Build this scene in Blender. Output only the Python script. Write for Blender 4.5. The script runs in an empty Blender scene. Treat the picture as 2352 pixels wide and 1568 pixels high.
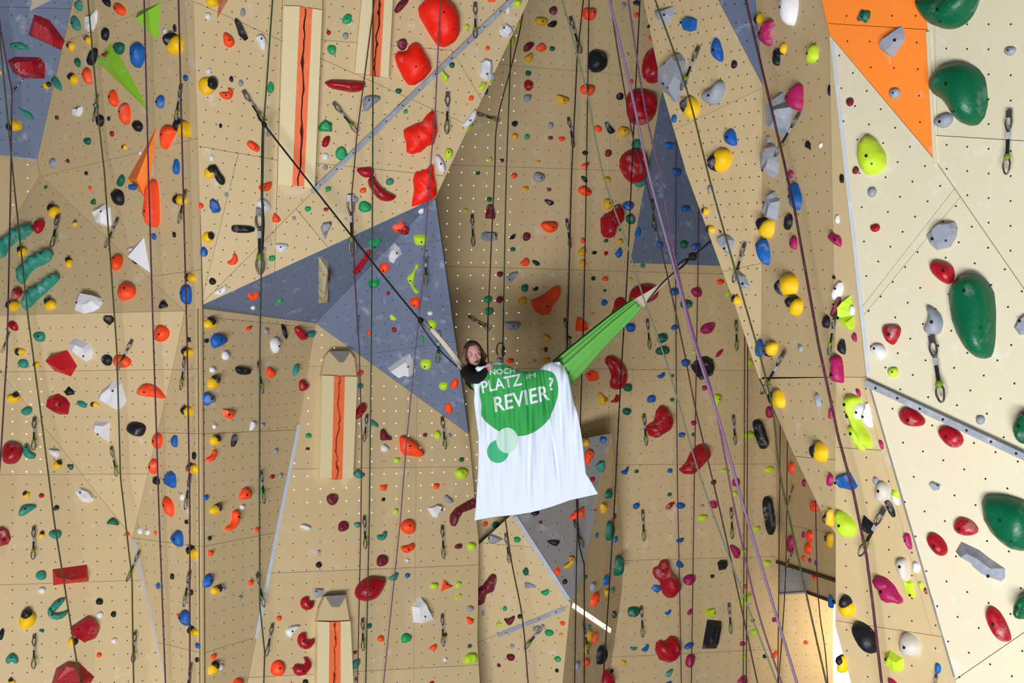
import bpy, bmesh, math, random
from mathutils import Vector, Matrix
from mathutils.geometry import delaunay_2d_cdt

S = bpy.context.scene
COL = S.collection
random.seed(7)

# ------------------------------------------------------------------ camera, light, exposure
F = 2600.0                      # focal length in pixels of the 2352 x 1568 frame
CX, CY, ZC = 1176.0, 784.0, 6.0  # principal point, camera height (m)
cam_data = bpy.data.cameras.new('camera')
cam_data.sensor_width = 36.0
cam_data.lens = 36.0 * F / 2352.0
cam = bpy.data.objects.new('camera', cam_data)
COL.objects.link(cam)
cam.location = (0, 0, ZC)
cam.rotation_euler = (math.radians(90), 0, 0)
S.camera = cam

world = bpy.data.worlds.new('hall_daylight')
S.world = world
world.use_nodes = True
bg = world.node_tree.nodes['Background']
bg.inputs[0].default_value = (0.95, 0.97, 1.0, 1)
bg.inputs[1].default_value = 0.11

def area_light(name, loc, rot, sx, sy, power, color):
    l = bpy.data.lights.new(name, 'AREA')
    l.shape = 'RECTANGLE'; l.size = sx; l.size_y = sy; l.energy = power; l.color = color
    o = bpy.data.objects.new(name, l); COL.objects.link(o)
    o.location = loc; o.rotation_euler = rot
    return o
# glazed front of the hall behind and below the gallery the picture is taken from
area_light('window_daylight', (-1.8, -3.2, 0.9), (math.radians(90 + 22), 0, math.radians(-6)), 7.5, 2.2, 1850, (0.97, 0.98, 1.0))
area_light('right_wall_fill', (0.8, -1.6, 4.6), (math.radians(90 + 8), 0, math.radians(-18)), 2.4, 2.0, 110, (0.74, 0.87, 1.0))  # added cool fill to pale the right wall, no known window here
area_light('tunnel_window_daylight', (4.05, 12.75, 2.5), (math.radians(90), 0, math.radians(6)), 0.45, 1.0, 15, (1.0, 0.74, 0.42))
S.view_settings.view_transform = 'Standard'
S.view_settings.look = 'None'
S.view_settings.gamma = 1.0
S.view_settings.use_curve_mapping = False
S.view_settings.exposure = 0.0

# ------------------------------------------------------------------ helpers
def P(px, py, Y):
    return Vector(((px - CX) / F * Y, Y, ZC + (CY - py) / F * Y))
def px_of(v):
    return (CX + v.x / v.y * F, CY - (v.z - ZC) / v.y * F)
def lin(c):
    return tuple((x / 12.92 if x <= 0.04045 else ((x + 0.055) / 1.055) ** 2.4) for x in c)
def rgb(r, g, b):
    return lin((r / 255, g / 255, b / 255))
def tag(o, label=None, cat=None, group=None, kind=None):
    if label: o['label'] = label
    if cat: o['category'] = cat
    if group: o['group'] = group
    if kind: o['kind'] = kind
    return o
def mesh_of(name, verts, faces, smooth=False):
    m = bpy.data.meshes.new(name)
    m.from_pydata([tuple(v) for v in verts], [], faces)
    if smooth:
        m.polygons.foreach_set('use_smooth', [True] * len(m.polygons))
    m.update()
    return m
def link(name, mesh, mat=None, parent=None, matrix=None):
    o = bpy.data.objects.new(name, mesh)
    COL.objects.link(o)
    if mat and not mesh.materials: mesh.materials.append(mat)
    if parent: o.parent = parent
    if matrix is not None: o.matrix_local = matrix
    return o
def empty(name, matrix=None, parent=None):
    o = bpy.data.objects.new(name, None); COL.objects.link(o)
    o.empty_display_size = 0.1
    if parent: o.parent = parent
    if matrix is not None: o.matrix_local = matrix
    return o

class Plane:
    """1/Y is linear in the pixel, so a plane is a, b, c with 1/Y = a + b x + c y."""
    def __init__(s, *t):
        M = Matrix([[1, x, y] for x, y, _ in t]); r = Vector([1 / Y for _, _, Y in t])
        s.k = M.inverted() @ r
        p = [P(x, y, Y) for x, y, Y in t]
        n = (p[1] - p[0]).cross(p[2] - p[0]).normalized()
        s.n = -n if n.y > 0 else n
    def Y(s, x, y): return 1.0 / (s.k[0] + s.k[1] * x + s.k[2] * y)
    def at(s, x, y): return P(x, y, s.Y(x, y))
    def v(s, x, y): return (x, y, s.Y(x, y))
    def frame(s, x, y):
        """matrix with local x right, y up, z out of the wall, at the pixel."""
        n = s.n
        e1 = Vector((1, 0, 0)); e1 = (e1 - n * e1.dot(n)).normalized()
        e2 = n.cross(e1)
        o = s.at(x, y)
        return Matrix(((e1.x, e2.x, n.x, o.x), (e1.y, e2.y, n.y, o.y), (e1.z, e2.z, n.z, o.z), (0, 0, 0, 1)))

def inside(p, poly):
    x, y = p[0], p[1]; r = False; j = len(poly) - 1
    for i in range(len(poly)):
        xi, yi = poly[i][0], poly[i][1]; xj, yj = poly[j][0], poly[j][1]
        if (yi > y) != (yj > y) and x < (xj - xi) * (y - yi) / (yj - yi) + xi: r = not r
        j = i
    return r
def edge_dist(p, poly):
    best = 1e9
    for i in range(len(poly)):
        ax, ay = poly[i - 1][0], poly[i - 1][1]; bx, by = poly[i][0], poly[i][1]
        dx, dy = bx - ax, by - ay; l = dx * dx + dy * dy
        t = 0 if l == 0 else max(0, min(1, ((p[0] - ax) * dx + (p[1] - ay) * dy) / l))
        best = min(best, math.hypot(p[0] - ax - t * dx, p[1] - ay - t * dy))
    return best
def area2(poly):
    return sum(poly[i - 1][0] * poly[i][1] - poly[i][0] * poly[i - 1][1] for i in range(len(poly))) / 2
def centroid(poly):
    A = area2(poly); 
    if abs(A) < 1e-12: return (sum(p[0] for p in poly) / len(poly), sum(p[1] for p in poly) / len(poly))
    cx = cy = 0
    for i in range(len(poly)):
        a, b = poly[i - 1], poly[i]; k = a[0] * b[1] - b[0] * a[1]
        cx += (a[0] + b[0]) * k; cy += (a[1] + b[1]) * k
    return (cx / 6 / A, cy / 6 / A)
def split(poly, a, b):
    """split a polygon by the infinite line a-b."""
    def side(p): return (b[0] - a[0]) * (p[1] - a[1]) - (b[1] - a[1]) * (p[0] - a[0])
    L, R = [], []
    for i in range(len(poly)):
        p, q = poly[i], poly[(i + 1) % len(poly)]
        sp, sq = side(p) / math.dist(a, b), side(q) / math.dist(a, b)     # distance in pixels
        if abs(sp) < 1: L.append(p); R.append(p)
        else: (L if sp > 0 else R).append(p)
        if sp * sq < 0 and abs(sp) >= 1 and abs(sq) >= 1:
            t = sp / (sp - sq); m = (p[0] + t * (q[0] - p[0]), p[1] + t * (q[1] - p[1]))
            L.append(m); R.append(m)
    return [x for x in (L, R) if len(x) > 2 and abs(area2(x)) > 30]
def chaikin(poly, n=2):
    for _ in range(n):
        o = []
        for i in range(len(poly)):
            a, b = poly[i], poly[(i + 1) % len(poly)]
            o.append((a[0] * .75 + b[0] * .25, a[1] * .75 + b[1] * .25))
            o.append((a[0] * .25 + b[0] * .75, a[1] * .25 + b[1] * .75))
        poly = o
    return poly
def simplify(poly, n):
    """n points evenly along the closed outline."""
    L = [math.dist(poly[i], poly[(i + 1) % len(poly)]) for i in range(len(poly))]
    T = sum(L); out = []; i = 0; acc = 0
    for k in range(n):
        t = T * k / n
        while acc + L[i] < t: acc += L[i]; i += 1
        f = (t - acc) / L[i] if L[i] else 0
        a, b = poly[i], poly[(i + 1) % len(poly)]
        out.append((a[0] + f * (b[0] - a[0]), a[1] + f * (b[1] - a[1])))
    return out
def cdt(outline, pts):
    n = len(outline)
    r = delaunay_2d_cdt([Vector(p) for p in outline] + [Vector(p) for p in pts], [], [list(range(n))], 1, 1e-6)
    V = [(v.x, v.y) for v in r[0]]
    Fc = []
    for f in r[2]:
        f = list(f)
        if area2([V[i] for i in f]) < 0: f.reverse()
        Fc.append(f)
    return V, Fc
def tube(points, r, n=6, closed=False, cap=True):
    V, Fc = [], []
    N = len(points); up = Vector((0.13, -0.9, 0.2)).normalized()
    for i, p in enumerate(points):
        a = points[(i - 1) % N] if (closed or i) else p
        b = points[(i + 1) % N] if (closed or i < N - 1) else p
        t = (b - a).normalized()
        u = up - t * up.dot(t)
        if u.length < 1e-4: u = t.orthogonal()
        u.normalize(); w = t.cross(u)
        rr = r[i] if isinstance(r, (list, tuple)) else r
        for k in range(n):
            ang = 2 * math.pi * k / n
            V.append(p + u * math.cos(ang) * rr + w * math.sin(ang) * rr)
    for i in range(N if closed else N - 1):
        j = (i + 1) % N
        for k in range(n):
            Fc.append((i * n + k, i * n + (k + 1) % n, j * n + (k + 1) % n, j * n + k))
    if cap and not closed:
        Fc.append(tuple(range(n - 1, -1, -1))); Fc.append(tuple(range((N - 1) * n, N * n)))
    return V, Fc
def smooth_path(pts, k=6):
    out = []
    for i in range(len(pts) - 1):
        p0 = pts[max(i - 1, 0)]; p1 = pts[i]; p2 = pts[i + 1]; p3 = pts[min(i + 2, len(pts) - 1)]
        for s in range(k):
            t = s / k
            out.append(0.5 * ((2 * p1) + (p2 - p0) * t + (2 * p0 - 5 * p1 + 4 * p2 - p3) * t * t + (3 * p1 - p0 - 3 * p2 + p3) * t ** 3))
    out.append(pts[-1]); return out
def box_between(a, b, w, h, up):
    """box beam from a to b, width w across, height h along up."""
    t = (b - a).normalized(); u = (up - t * up.dot(t)).normalized(); s = t.cross(u)
    V = []
    for p in (a, b):
        for i, j in ((-1, 0), (1, 0), (1, 1), (-1, 1)):
            V.append(p + s * (i * w / 2) + u * (j * h))
    return V, [(3, 2, 1, 0), (4, 5, 6, 7), (0, 1, 5, 4), (1, 2, 6, 5), (2, 3, 7, 6), (3, 0, 4, 7)]

# ------------------------------------------------------------------ materials
def mat_basic(name, color, rough=0.6, metal=0.0, emit=0.0, spec=0.4):
    m = bpy.data.materials.new(name); m.use_nodes = True
    b = m.node_tree.nodes['Principled BSDF']
    b.inputs['Base Color'].default_value = (*color, 1); b.inputs['Roughness'].default_value = rough
    b.inputs['Metallic'].default_value = metal; b.inputs['Specular IOR Level'].default_value = spec
    if emit:
        b.inputs['Emission Color'].default_value = (*color, 1); b.inputs['Emission Strength'].default_value = emit
    return m
def mat_worn(name, color, chalk=(0.8, 0.8, 0.8), amount=0.5, scale=3.0, lo=0.6, hi=0.8, rough=0.6, vary=0.06, bump=0.15, bscale=60, streak=1.0):
    """painted wood or resin with chalk smears and fine relief."""
    m = bpy.data.materials.new(name); m.use_nodes = True
    nt = m.node_tree; N = nt.nodes; L = nt.links
    b = N['Principled BSDF']; b.inputs['Roughness'].default_value = rough; b.inputs['Specular IOR Level'].default_value = 0.35
    geo = N.new('ShaderNodeNewGeometry')
    info = N.new('ShaderNodeObjectInfo')
    mp = N.new('ShaderNodeMapping'); mp.inputs['Scale'].default_value = (1, 1, streak)
    L.new(geo.outputs['Position'], mp.inputs['Vector'])
    n1 = N.new('ShaderNodeTexNoise'); n1.inputs['Scale'].default_value = scale; n1.inputs['Detail'].default_value = 5; n1.inputs['Roughness'].default_value = 0.65
    L.new(mp.outputs[0], n1.inputs['Vector'])
    r1 = N.new('ShaderNodeMapRange'); r1.inputs['From Min'].default_value = lo; r1.inputs['From Max'].default_value = hi; r1.inputs['To Max'].default_value = amount
    L.new(n1.outputs['Fac'], r1.inputs['Value'])
    n2 = N.new('ShaderNodeTexNoise'); n2.inputs['Scale'].default_value = 1.1; n2.inputs['Detail'].default_value = 4
    L.new(geo.outputs['Position'], n2.inputs['Vector'])
    add = N.new('ShaderNodeMath'); add.operation = 'ADD'
    L.new(n2.outputs['Fac'], add.inputs[0]); L.new(info.outputs['Random'], add.inputs[1])
    r2 = N.new('ShaderNodeMapRange'); r2.inputs['From Min'].default_value = 0.3; r2.inputs['From Max'].default_value = 1.7
    r2.inputs['To Min'].default_value = 1 - vary; r2.inputs['To Max'].default_value = 1 + vary
    L.new(add.outputs[0], r2.inputs['Value'])
    mul = N.new('ShaderNodeMix'); mul.data_type = 'RGBA'; mul.blend_type = 'MULTIPLY'; mul.inputs[0].default_value = 1
    mul.inputs[6].default_value = (*color, 1)
    L.new(r2.outputs[0], mul.inputs[7])
    mx = N.new('ShaderNodeMix'); mx.data_type = 'RGBA'
    L.new(r1.outputs[0], mx.inputs[0]); L.new(mul.outputs[2], mx.inputs[6]); mx.inputs[7].default_value = (*chalk, 1)
    L.new(mx.outputs[2], b.inputs['Base Color'])
    n3 = N.new('ShaderNodeTexNoise'); n3.inputs['Scale'].default_value = bscale; n3.inputs['Detail'].default_value = 3
    L.new(geo.outputs['Position'], n3.inputs['Vector'])
    bp = N.new('ShaderNodeBump'); bp.inputs['Strength'].default_value = bump; bp.inputs['Distance'].default_value = 0.01
    L.new(n3.outputs['Fac'], bp.inputs['Height']); L.new(bp.outputs[0], b.inputs['Normal'])
    return m

CHALK = rgb(226, 228, 232)
M = {
    'ply': mat_worn('plywood_cream_paint', rgb(206, 182, 138), CHALK, 0.42, 6.5, 0.60, 0.76, 0.62, 0.05, 0.12, 90),
    'blue': mat_worn('slate_blue_paint', rgb(106, 119, 144), CHALK, 0.34, 8, 0.57, 0.74, 0.6, 0.05, 0.12, 90),
    'pale': mat_worn('cream_paint_lit_tone', rgb(216, 205, 177), CHALK, 0.5, 6.5, 0.58, 0.76, 0.5, 0.03, 0.12, 90),  # the walls' cream made paler, stronger light on the right painted in
    'grey': mat_worn('grey_paint', rgb(128, 124, 122), CHALK, 0.35, 3.5, 0.6, 0.8, 0.6, 0.05, 0.12, 90),
    'orange': mat_worn('orange_paint', rgb(255, 138, 48), CHALK, 0.5, 7, 0.6, 0.78, 0.6, 0.03, 0.1, 90),
    'back': mat_basic('shadow_gap_board', rgb(96, 80, 56), 0.9),
    'hole': mat_basic('bolt_hole_dark', rgb(34, 28, 24), 0.9),
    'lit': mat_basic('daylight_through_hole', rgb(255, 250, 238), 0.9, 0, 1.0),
    'steel': mat_worn('galvanised_steel', rgb(150, 155, 165), (0.8, 0.8, 0.82), 0.4, 9, 0.5, 0.75, 0.32, 0.1, 0.05, 40),
    'metal': mat_basic('carabiner_steel', rgb(110, 110, 114), 0.35, 0.8),
    'black': mat_basic('black_webbing', rgb(20, 20, 22), 0.8),
    'keeper': mat_basic('green_rubber', rgb(104, 140, 30), 0.6),
    'bolt': mat_basic('bolt_socket', rgb(40, 38, 40), 0.45, 0.5),
    'brown': mat_basic('dark_wood_edge', rgb(72, 50, 34), 0.8),
    'white': mat_worn('white_metal_strip', rgb(250, 248, 240), CHALK, 0.2, 6, 0.5, 0.8, 0.3, 0.02, 0.05, 40),
    'trim': mat_worn('pale_edge_filler', rgb(190, 196, 208), CHALK, 0.5, 8, 0.5, 0.7, 0.6, 0.05, 0.1, 60),
    'floor': mat_basic('safety_floor_grey', rgb(150, 140, 128), 0.8),
    'creampanel': mat_worn('crack_panel_cream', rgb(226, 210, 165), CHALK, 0.3, 3, 0.6, 0.8, 0.6, 0.03, 0.08, 90),
    'crackorange': mat_worn('crack_panel_orange', rgb(244, 116, 66), CHALK, 0.35, 4, 0.58, 0.8, 0.6, 0.03, 0.08, 90),
    'crack': mat_basic('crack_dark_red', rgb(84, 36, 30), 0.9),
    'strip_glint': mat_basic('metal_strip_glint', rgb(255, 250, 236), 0.5, 0, 0.9),  # metal strip whose blown-out reflection is put in as emission
    'window': mat_basic('daylight_window', (1, 1, 1), 0.5, 0, 1.6),
    'beam': mat_worn('weathered_wood', rgb(196, 180, 150), rgb(90, 70, 50), 0.7, 12, 0.5, 0.7, 0.8, 0.1, 0.6, 30),
}
HOLD = {
    'R': ('red', rgb(164, 16, 32)), 'O': ('orange', rgb(255, 78, 30)), 'F': ('fluorescent red', rgb(255, 34, 14)),
    'B': ('blue', rgb(22, 92, 172)), 'G': ('bright green', rgb(30, 160, 96)), 'T': ('teal', rgb(46, 136, 120)),
    'E': ('dark green', rgb(16, 98, 76)), 'K': ('black', rgb(22, 24, 30)), 'W': ('white', rgb(226, 226, 232)),
    'S': ('grey', rgb(146, 152, 164)), 'Y': ('yellow', rgb(222, 168, 36)), 'L': ('lime', rgb(190, 222, 50)),
    'M': ('magenta', rgb(164, 24, 86)), 'P': ('maroon', rgb(112, 28, 44)), 'D': ('deep green', rgb(2, 92, 58)),
    'C': ('beige', rgb(204, 196, 184)), 'y': ('yellow and black', rgb(240, 190, 14)),
}
HM = {}
for k, (nm, c) in HOLD.items():
    HM[k] = mat_worn('hold_' + nm.replace(' ', '_'), c, (0.75, 0.75, 0.76), 0.42 if k not in 'FOyLD' else 0.22, 9, 0.56, 0.78, 0.5 if k not in 'DR' else 0.35, 0.08, 0.25, 45)
VM = {
    'green': mat_worn('volume_green', rgb(140, 196, 46), CHALK, 0.4, 6, 0.58, 0.75, 0.6, 0.04),
    'orange': mat_worn('volume_orange', rgb(248, 130, 40), CHALK, 0.3, 6, 0.6, 0.8, 0.6, 0.04),
    'white': mat_worn('volume_white', rgb(226, 228, 236), CHALK, 0.2, 6, 0.6, 0.8, 0.6, 0.04),
    'red': mat_worn('volume_red', rgb(196, 24, 38), CHALK, 0.3, 8, 0.56, 0.75, 0.5, 0.05),
    'cream': mat_worn('volume_cream', rgb(214, 204, 188), CHALK, 0.3, 6, 0.6, 0.8, 0.6, 0.04),
    'brown': mat_worn('volume_brown', rgb(206, 120, 80), CHALK, 0.4, 6, 0.5, 0.75, 0.6, 0.04),
}

# ------------------------------------------------------------------ the climbing walls: planes from pixels + depths
pF9 = Plane((460, 708, 9.7), (725, 742, 10.94), (465, 1690, 9.58))
pF5b = Plane((460, 708, 9.7), pF9.v(463, 1255), (305, 1235, 10.2))
pF5 = Plane((-100, 726, 10.35), (305, 1235, 10.2), pF5b.v(424, 714))
pF7 = Plane((305, 1235, 10.2), pF9.v(463, 1255), pF9.v(465, 1690))
pF6 = Plane((-100, 726, 10.35), (305, 1235, 10.2), pF7.v(407, 1690))
pF4 = Plane((92, 402, 10.95), (441, -120, 9.3), (460, 708, 9.7))
pF3 = Plane((92, 402, 10.95), (-100, 726, 10.35), pF4.v(424, 714))
pF1 = Plane(pF4.v(195, -120), pF4.v(85, 366), (-160, 335, 10.9))
pF2 = Plane((-160, 335, 10.9), (92, 402, 10.95), (-100, 726, 10.35))
pF8 = Plane((441, -120, 9.3), (1272, -120, 9.9), (1000, 455, 10.0))
pBW = Plane((700, 300, 10.9), (700, 1300, 10.9), (1800, 784, 13.3))
pB1 = Plane(pF8.v(466, 700), (1000, 455, 10.0), (725, 742, 10.94))
pB2 = Plane((1000, 455, 10.0), (725, 742, 10.94), (1077, 996, 11.55))
pBL = Plane((725, 742, 10.94), (1077, 996, 11.55), pF9.v(544, 1690))
pGL = Plane((1310, 1385, 11.2), (1280, 1690, 11.25), (1098, 1400, 11.55))
pGR = Plane((1310, 1385, 11.2), (1280, 1690, 11.25), (1428, 1300, 12.3))
pG = Plane(pGR.v(1405, 994), (1310, 1385, 11.2), pGL.v(1178, 1178))
pS1 = Plane(pBW.v(1775, 800), pBW.v(1787, 1290), (1930, 1000, 11.3))
pPL = Plane((1521, 208, 8.4), (1752, 196, 7.7), (1748, 866, 7.6))
pPR = Plane((1752, 196, 7.7), (1748, 866, 7.6), (1907, 85, 6.8))
pPX = Plane(pPL.v(1572, -150), pPR.v(1722, -150), (1752, 196, 7.7))
pP3 = Plane((1743, 870, 7.65), pPR.v(1920, 866), (1919, 1225, 6.8))
pP4 = Plane(pPR.v(1920, 866), (1919, 1225, 6.8), (2143, 1380, 6.25))
W2 = pP4.v(1990, 868)
pPB = Plane((1905, 80, 6.78), pPR.v(1920, 866), W2)
pRO = Plane((1905, 80, 6.78), (2148, 368, 6.3), (2100, -150, 6.3))
pR1 = Plane((1905, 80, 6.78), (2148, 368, 6.3), W2)
pR2 = Plane((2148, 368, 6.3), pR1.v(2352, 663), (2100, -150, 6.3))
pR3 = Plane(W2, pR1.v(2520, 1118), (2143, 1380, 6.25))
pTG = Plane((1788, 1292, 13.35), (1855, 1316, 13.35), (1788, 1362, 13.35))
pTC = Plane(pTG.v(1855, 1316), (1930, 1338, 12.3), (1855, 1360, 13.35))
pTW = Plane((1780, 1362, 13.6), (1912, 1382, 13.5), (1780, 1690, 13.6))

# wall, pixel outline, plane, material, seams, bolt-hole grid (origin, step 1, step 2)
FACETS = [
 ('wall_left', [(-520,-120),(195,-120),(85,366),(-520,289)], pF1, 'blue', [((0,16),(165,20))], ((27,36),(33,1),(1,33))),
 ('wall_left', [(-520,289),(85,366),(92,402),(-100,726),(-520,732)], pF2, 'ply', [], ((30,408),(33.5,1),(0,31))),
 ('wall_left', [(92,402),(424,714),(-100,726)], pF3, 'ply', [], ((101,500),(27,-2),(3,27))),
 ('wall_left', [(195,-120),(441,-120),(460,710),(424,714),(92,402),(85,366)], pF4, 'ply', [((146,97),(330,25)),((100,404),(452,318)),((352,634),(455,620))], ((292,52),(27,-8),(6,28))),
 ('wall_left', [(-100,726),(424,714),(397,845),(305,1235)], pF5, 'ply', [((20,854),(395,848)),((204,1089),(327,1088))], ((175,957),(26,0),(1,29))),
 ('wall_left', [(424,714),(460,708),(463,1255),(305,1235),(397,845)], pF5b, 'ply', [((380,994),(465,996)),((385,850),(465,846))], ((405,957),(20,1),(1,29))),
 ('wall_left', [(-520,732),(-100,726),(305,1235),(407,1690),(-520,1690)], pF6, 'ply', [((0,1090),(204,1089)),((0,1343),(325,1332))], ((28.6,1262),(33,-0.5),(0,30.6))),
 ('wall_left', [(305,1235),(463,1255),(465,1690),(407,1690)], pF7, 'ply', [((318,1233),(463,1255)),((355,1473),(465,1500))], ((335,1250),(18,2),(1,30))),
 ('wall_overhang', [(441,-120),(1272,-120),(1000,455),(466,700)], pF8, 'ply', [((450,5),(632,87)),((652,-120),(636,440)),((452,335),(640,368)),((535,403),(464,688)),((716,443),(510,650)),((682,482),(751,565)),((1046,129),(1105,227)),((742,92),(905,105)),((738,376),(840,386))], ((469,75),(28,5),(-4,29))),
 ('wall_overhang', [(466,700),(1000,455),(725,742)], pB1, 'blue', [], ((700,600),(27,-6),(2,28))),
 ('wall_overhang', [(1000,455),(1077,996),(725,742)], pB2, 'blue', [((915,562),(1013,552)),((950,798),(1047,784))], ((990,512),(29,-3.3),(4,28.6))),
 ('wall_center', [(460,708),(725,742),(686,980),(544,1690),(465,1690)], pF9, 'ply', [((461,726),(724,753)),((461,996),(681,987)),((465,1255),(632,1223)),((465,1500),(590,1462)),((562,1030),(565,1568))], ((492,881),(22,-1),(0,29))),
 ('wall_center', [(725,742),(1077,996),(1100,1250),(1097,1475),(1110,1690),(544,1690),(686,980)], pBL, 'ply', [((664,1077),(1097,1071)),((958,905),(950,1568)),((617,1316),(1098,1297)),((690,1549),(1106,1526)),((712,841),(850,840))], ((853.6,943.6),(28.2,0),(0,28.8))),
 ('wall_back', [(960,-150),(1810,-150),(1790,820),(1790,1690),(1080,1690),(1060,996),(940,430)], pBW, 'ply', [((1030,378),(1790,405)),((1023,611),(1790,633)),((1180,150),(1325,163)),((1322,163),(1402,168)),((1402,150),(1490,138)),((1320,-100),(1302,800)),((1402,0),(1398,990)),((1100,845),(1790,851)),((1410,1067),(1785,1065)),((1428,1287),(1788,1277)),((1420,1508),(1785,1490)),((1560,860),(1560,1060))], ((1238.3,172.2),(27.3,2),(-1,28.6))),
 ('wall_back', [(1405,994),(1310,1385),(1178,1178),(1150,1045)], pG, 'grey', [], ((1217,1214),(26,7),(-10,27))),
 ('wall_back', [(1178,1178),(1310,1385),(1280,1690),(1112,1690),(1097,1475),(1100,1250)], pGL, 'ply', [((1100,1245),(1222,1257)),((1097,1476),(1310,1388))], ((1141,1280),(26,4),(-4,28))),
 ('wall_back', [(1405,994),(1428,1250),(1430,1462),(1400,1690),(1280,1690),(1310,1385)], pGR, 'ply', [((1312,1387),(1430,1462)),((1340,1403),(1425,1362))], ((1367,1200),(19,-4),(0,29))),
 ('wall_back', [(1768,400),(2150,400),(2150,1407),(1787,1290)], pS1, 'ply', [((1780,1198),(1920,1228))], ((1800,1100),(18,5),(0,29))),
 ('wall_back', [(1787,1291),(1855,1314),(1855,1359),(1787,1363)], pTG, 'grey', [], ((1796,1310),(23,0),(0,24))),
 ('wall_back', [(1855,1314),(2150,1408),(2150,1480),(1855,1359)], pTC, 'ply', [], ((1862,1335),(20,6),(0,25))),
 ('wall_back', [(1775,1362),(1855,1357),(1914,1382),(1914,1690),(1775,1690)], pTW, 'ply', [], ((1806,1377),(22.8,0),(0,25.3))),
 ('wall_pillar', [(1446,-150),(1572,-150),(1752,196),(1748,866),(1743,870),(1684,691),(1577,400),(1521,208)], pPL, 'ply', [((1755,200),(1545,300)),((1648,627),(1748,604))], ((1643,68),(20,-4),(8,27))),
 ('wall_pillar', [(1572,-150),(1722,-150),(1752,196)], pPX, 'blue', [], ((1688,10),(22,0),(3,42))),
 ('wall_pillar', [(1722,-150),(1876,-150),(1887,0),(1905,80),(1920,866),(1748,866),(1752,196)], pPR, 'ply', [((1752,196),(1905,58))], ((1826,77),(22,-10),(3,40))),
 ('wall_pillar', [(1905,80),(1938,390),(1962,604),(1988,866),(1920,866)], pPB, 'ply', [], None),
 ('wall_pillar', [(1743,870),(1920,866),(1919,1225),(1898,1200),(1817,1030)], pP3, 'ply', [((1825,1048),(1919,1056))], ((1766,846),(21,-1),(4,37))),
 ('wall_pillar', [(1920,866),(1990,866),(2003,907),(2036,1017),(2085,1200),(2115,1283),(2143,1380),(2192,1558),(2230,1690),(1990,1690),(1939,1510),(1919,1438),(1919,1225)], pP4, 'ply', [((1919,1425),(2132,1457)),((1995,930),(2180,1600)),((1920,1027),(2030,1034))], ((1943,1250),(48.5,6),(0.5,49.5))),
 ('wall_right', [(1876,-150),(2100,-150),(2130,70),(2148,368),(1905,80),(1887,0)], pRO, 'orange', [((1905,54),(2130,68))], ((1998,95.6),(53,1),(2.5,59))),
 ('wall_right', [(1905,80),(2148,368),(2352,663),(2738,1221),(1990,868),(1962,604),(1938,390)], pR1, 'pale', [((1979,706),(2192,433)),((1985,722),(2203,455))], ((2096,417),(63.8,10),(-28.3,35))),
 ('wall_right', [(2100,-150),(2950,-150),(2950,1240),(2738,1221),(2352,663),(2148,368),(2130,70)], pR2, 'pale', [((2150,311),(2330,322)),((2146,70),(2155,380))], ((2271,113.5),(51,1),(0,57.4))),
 ('wall_right', [(1990,868),(2738,1221),(2950,1321),(2950,1690),(2230,1690),(2192,1558),(2143,1380),(2085,1200),(2036,1017),(2003,907)], pR3, 'pale', [((2195,1560),(2352,1452))], ((2074.5,1016.3),(45.6,20),(-20.4,58))),
]
def surf(px, py):
    best = None
    for f in FACETS:
        if inside((px, py), f[1]):
            y = f[2].Y(px, py)
            if best is None or y < best[0]: best = (y, f[2])
    if best is None:
        f = min(FACETS, key=lambda f: edge_dist((px, py), f[1])); best = (f[2].Y(px, py), f[2])
    return best

WALL_INFO = {
 'wall_left': 'cream climbing wall left of the long vertical corner edge, with slate blue top panel',
 'wall_overhang': 'overhanging cream climbing wall in the upper middle with slate blue underside',
 'wall_center': 'cream climbing wall below the slate blue overhang, with rows of daylight holes',
 'wall_back': 'shaded cream climbing wall at the back of the recess behind the white banner',
 'wall_pillar': 'tan climbing pillar leaning diagonally between the recess and the bright right wall',
 'wall_right': 'bright cream climbing wall on the right with an orange triangular panel',
}
WALLS = {}
backing = {k: ([], []) for k in WALL_INFO}
for w, poly, pl, mt, cuts, grid in FACETS:
    V, Fc = backing[w]; b = len(V); n = len(poly)
    for x, y in poly: V.append(pl.at(x, y) - pl.n * 0.024)
    for x, y in poly: V.append(pl.at(x, y) - pl.n * 0.034)
    Fc.append([b + i for i in range(n)]); Fc.append([b + n + i for i in range(n - 1, -1, -1)])
    for i in range(n):
        j = (i + 1) % n; Fc.append([b + i, b + n + i, b + n + j, b + j])
# returns: sides of the overhang and of the pillar that face away, back to the rear wall
def side_return(wall, pts, d, length):
    V, Fc = backing[wall]; b = len(V); n = len(pts)
    for p in pts: V.append(p)
    for p in pts: V.append(p + d * length)
    for i in range(n - 1): Fc.append([b + i, b + i + 1, b + n + i + 1, b + n + i])
side_return('wall_overhang', [pF8.at(1272, -120), pF8.at(1000, 455)], Vector((-0.3, 1, 0)), 1.6)
side_return('wall_overhang', [pB2.at(1000, 455), pB2.at(1077, 996)], Vector((-0.3, 1, 0)), 1.2)
side_return('wall_pillar', [pPL.at(1446, -150), pPL.at(1521, 208), pPL.at(1577, 400), pPL.at(1684, 691), pPL.at(1743, 870), pP3.at(1817, 1030), pP3.at(1898, 1200), pP4.at(1919, 1225), pP4.at(1919, 1438), pP4.at(1939, 1510), pP4.at(1990, 1690)], Vector((0.6, 1, 0)), 4.5)
for w, lab in WALL_INFO.items():
    o = link(w, mesh_of(w, *backing[w]), M['back'])
    WALLS[w] = tag(o, lab, 'climbing wall', kind='structure')

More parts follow.
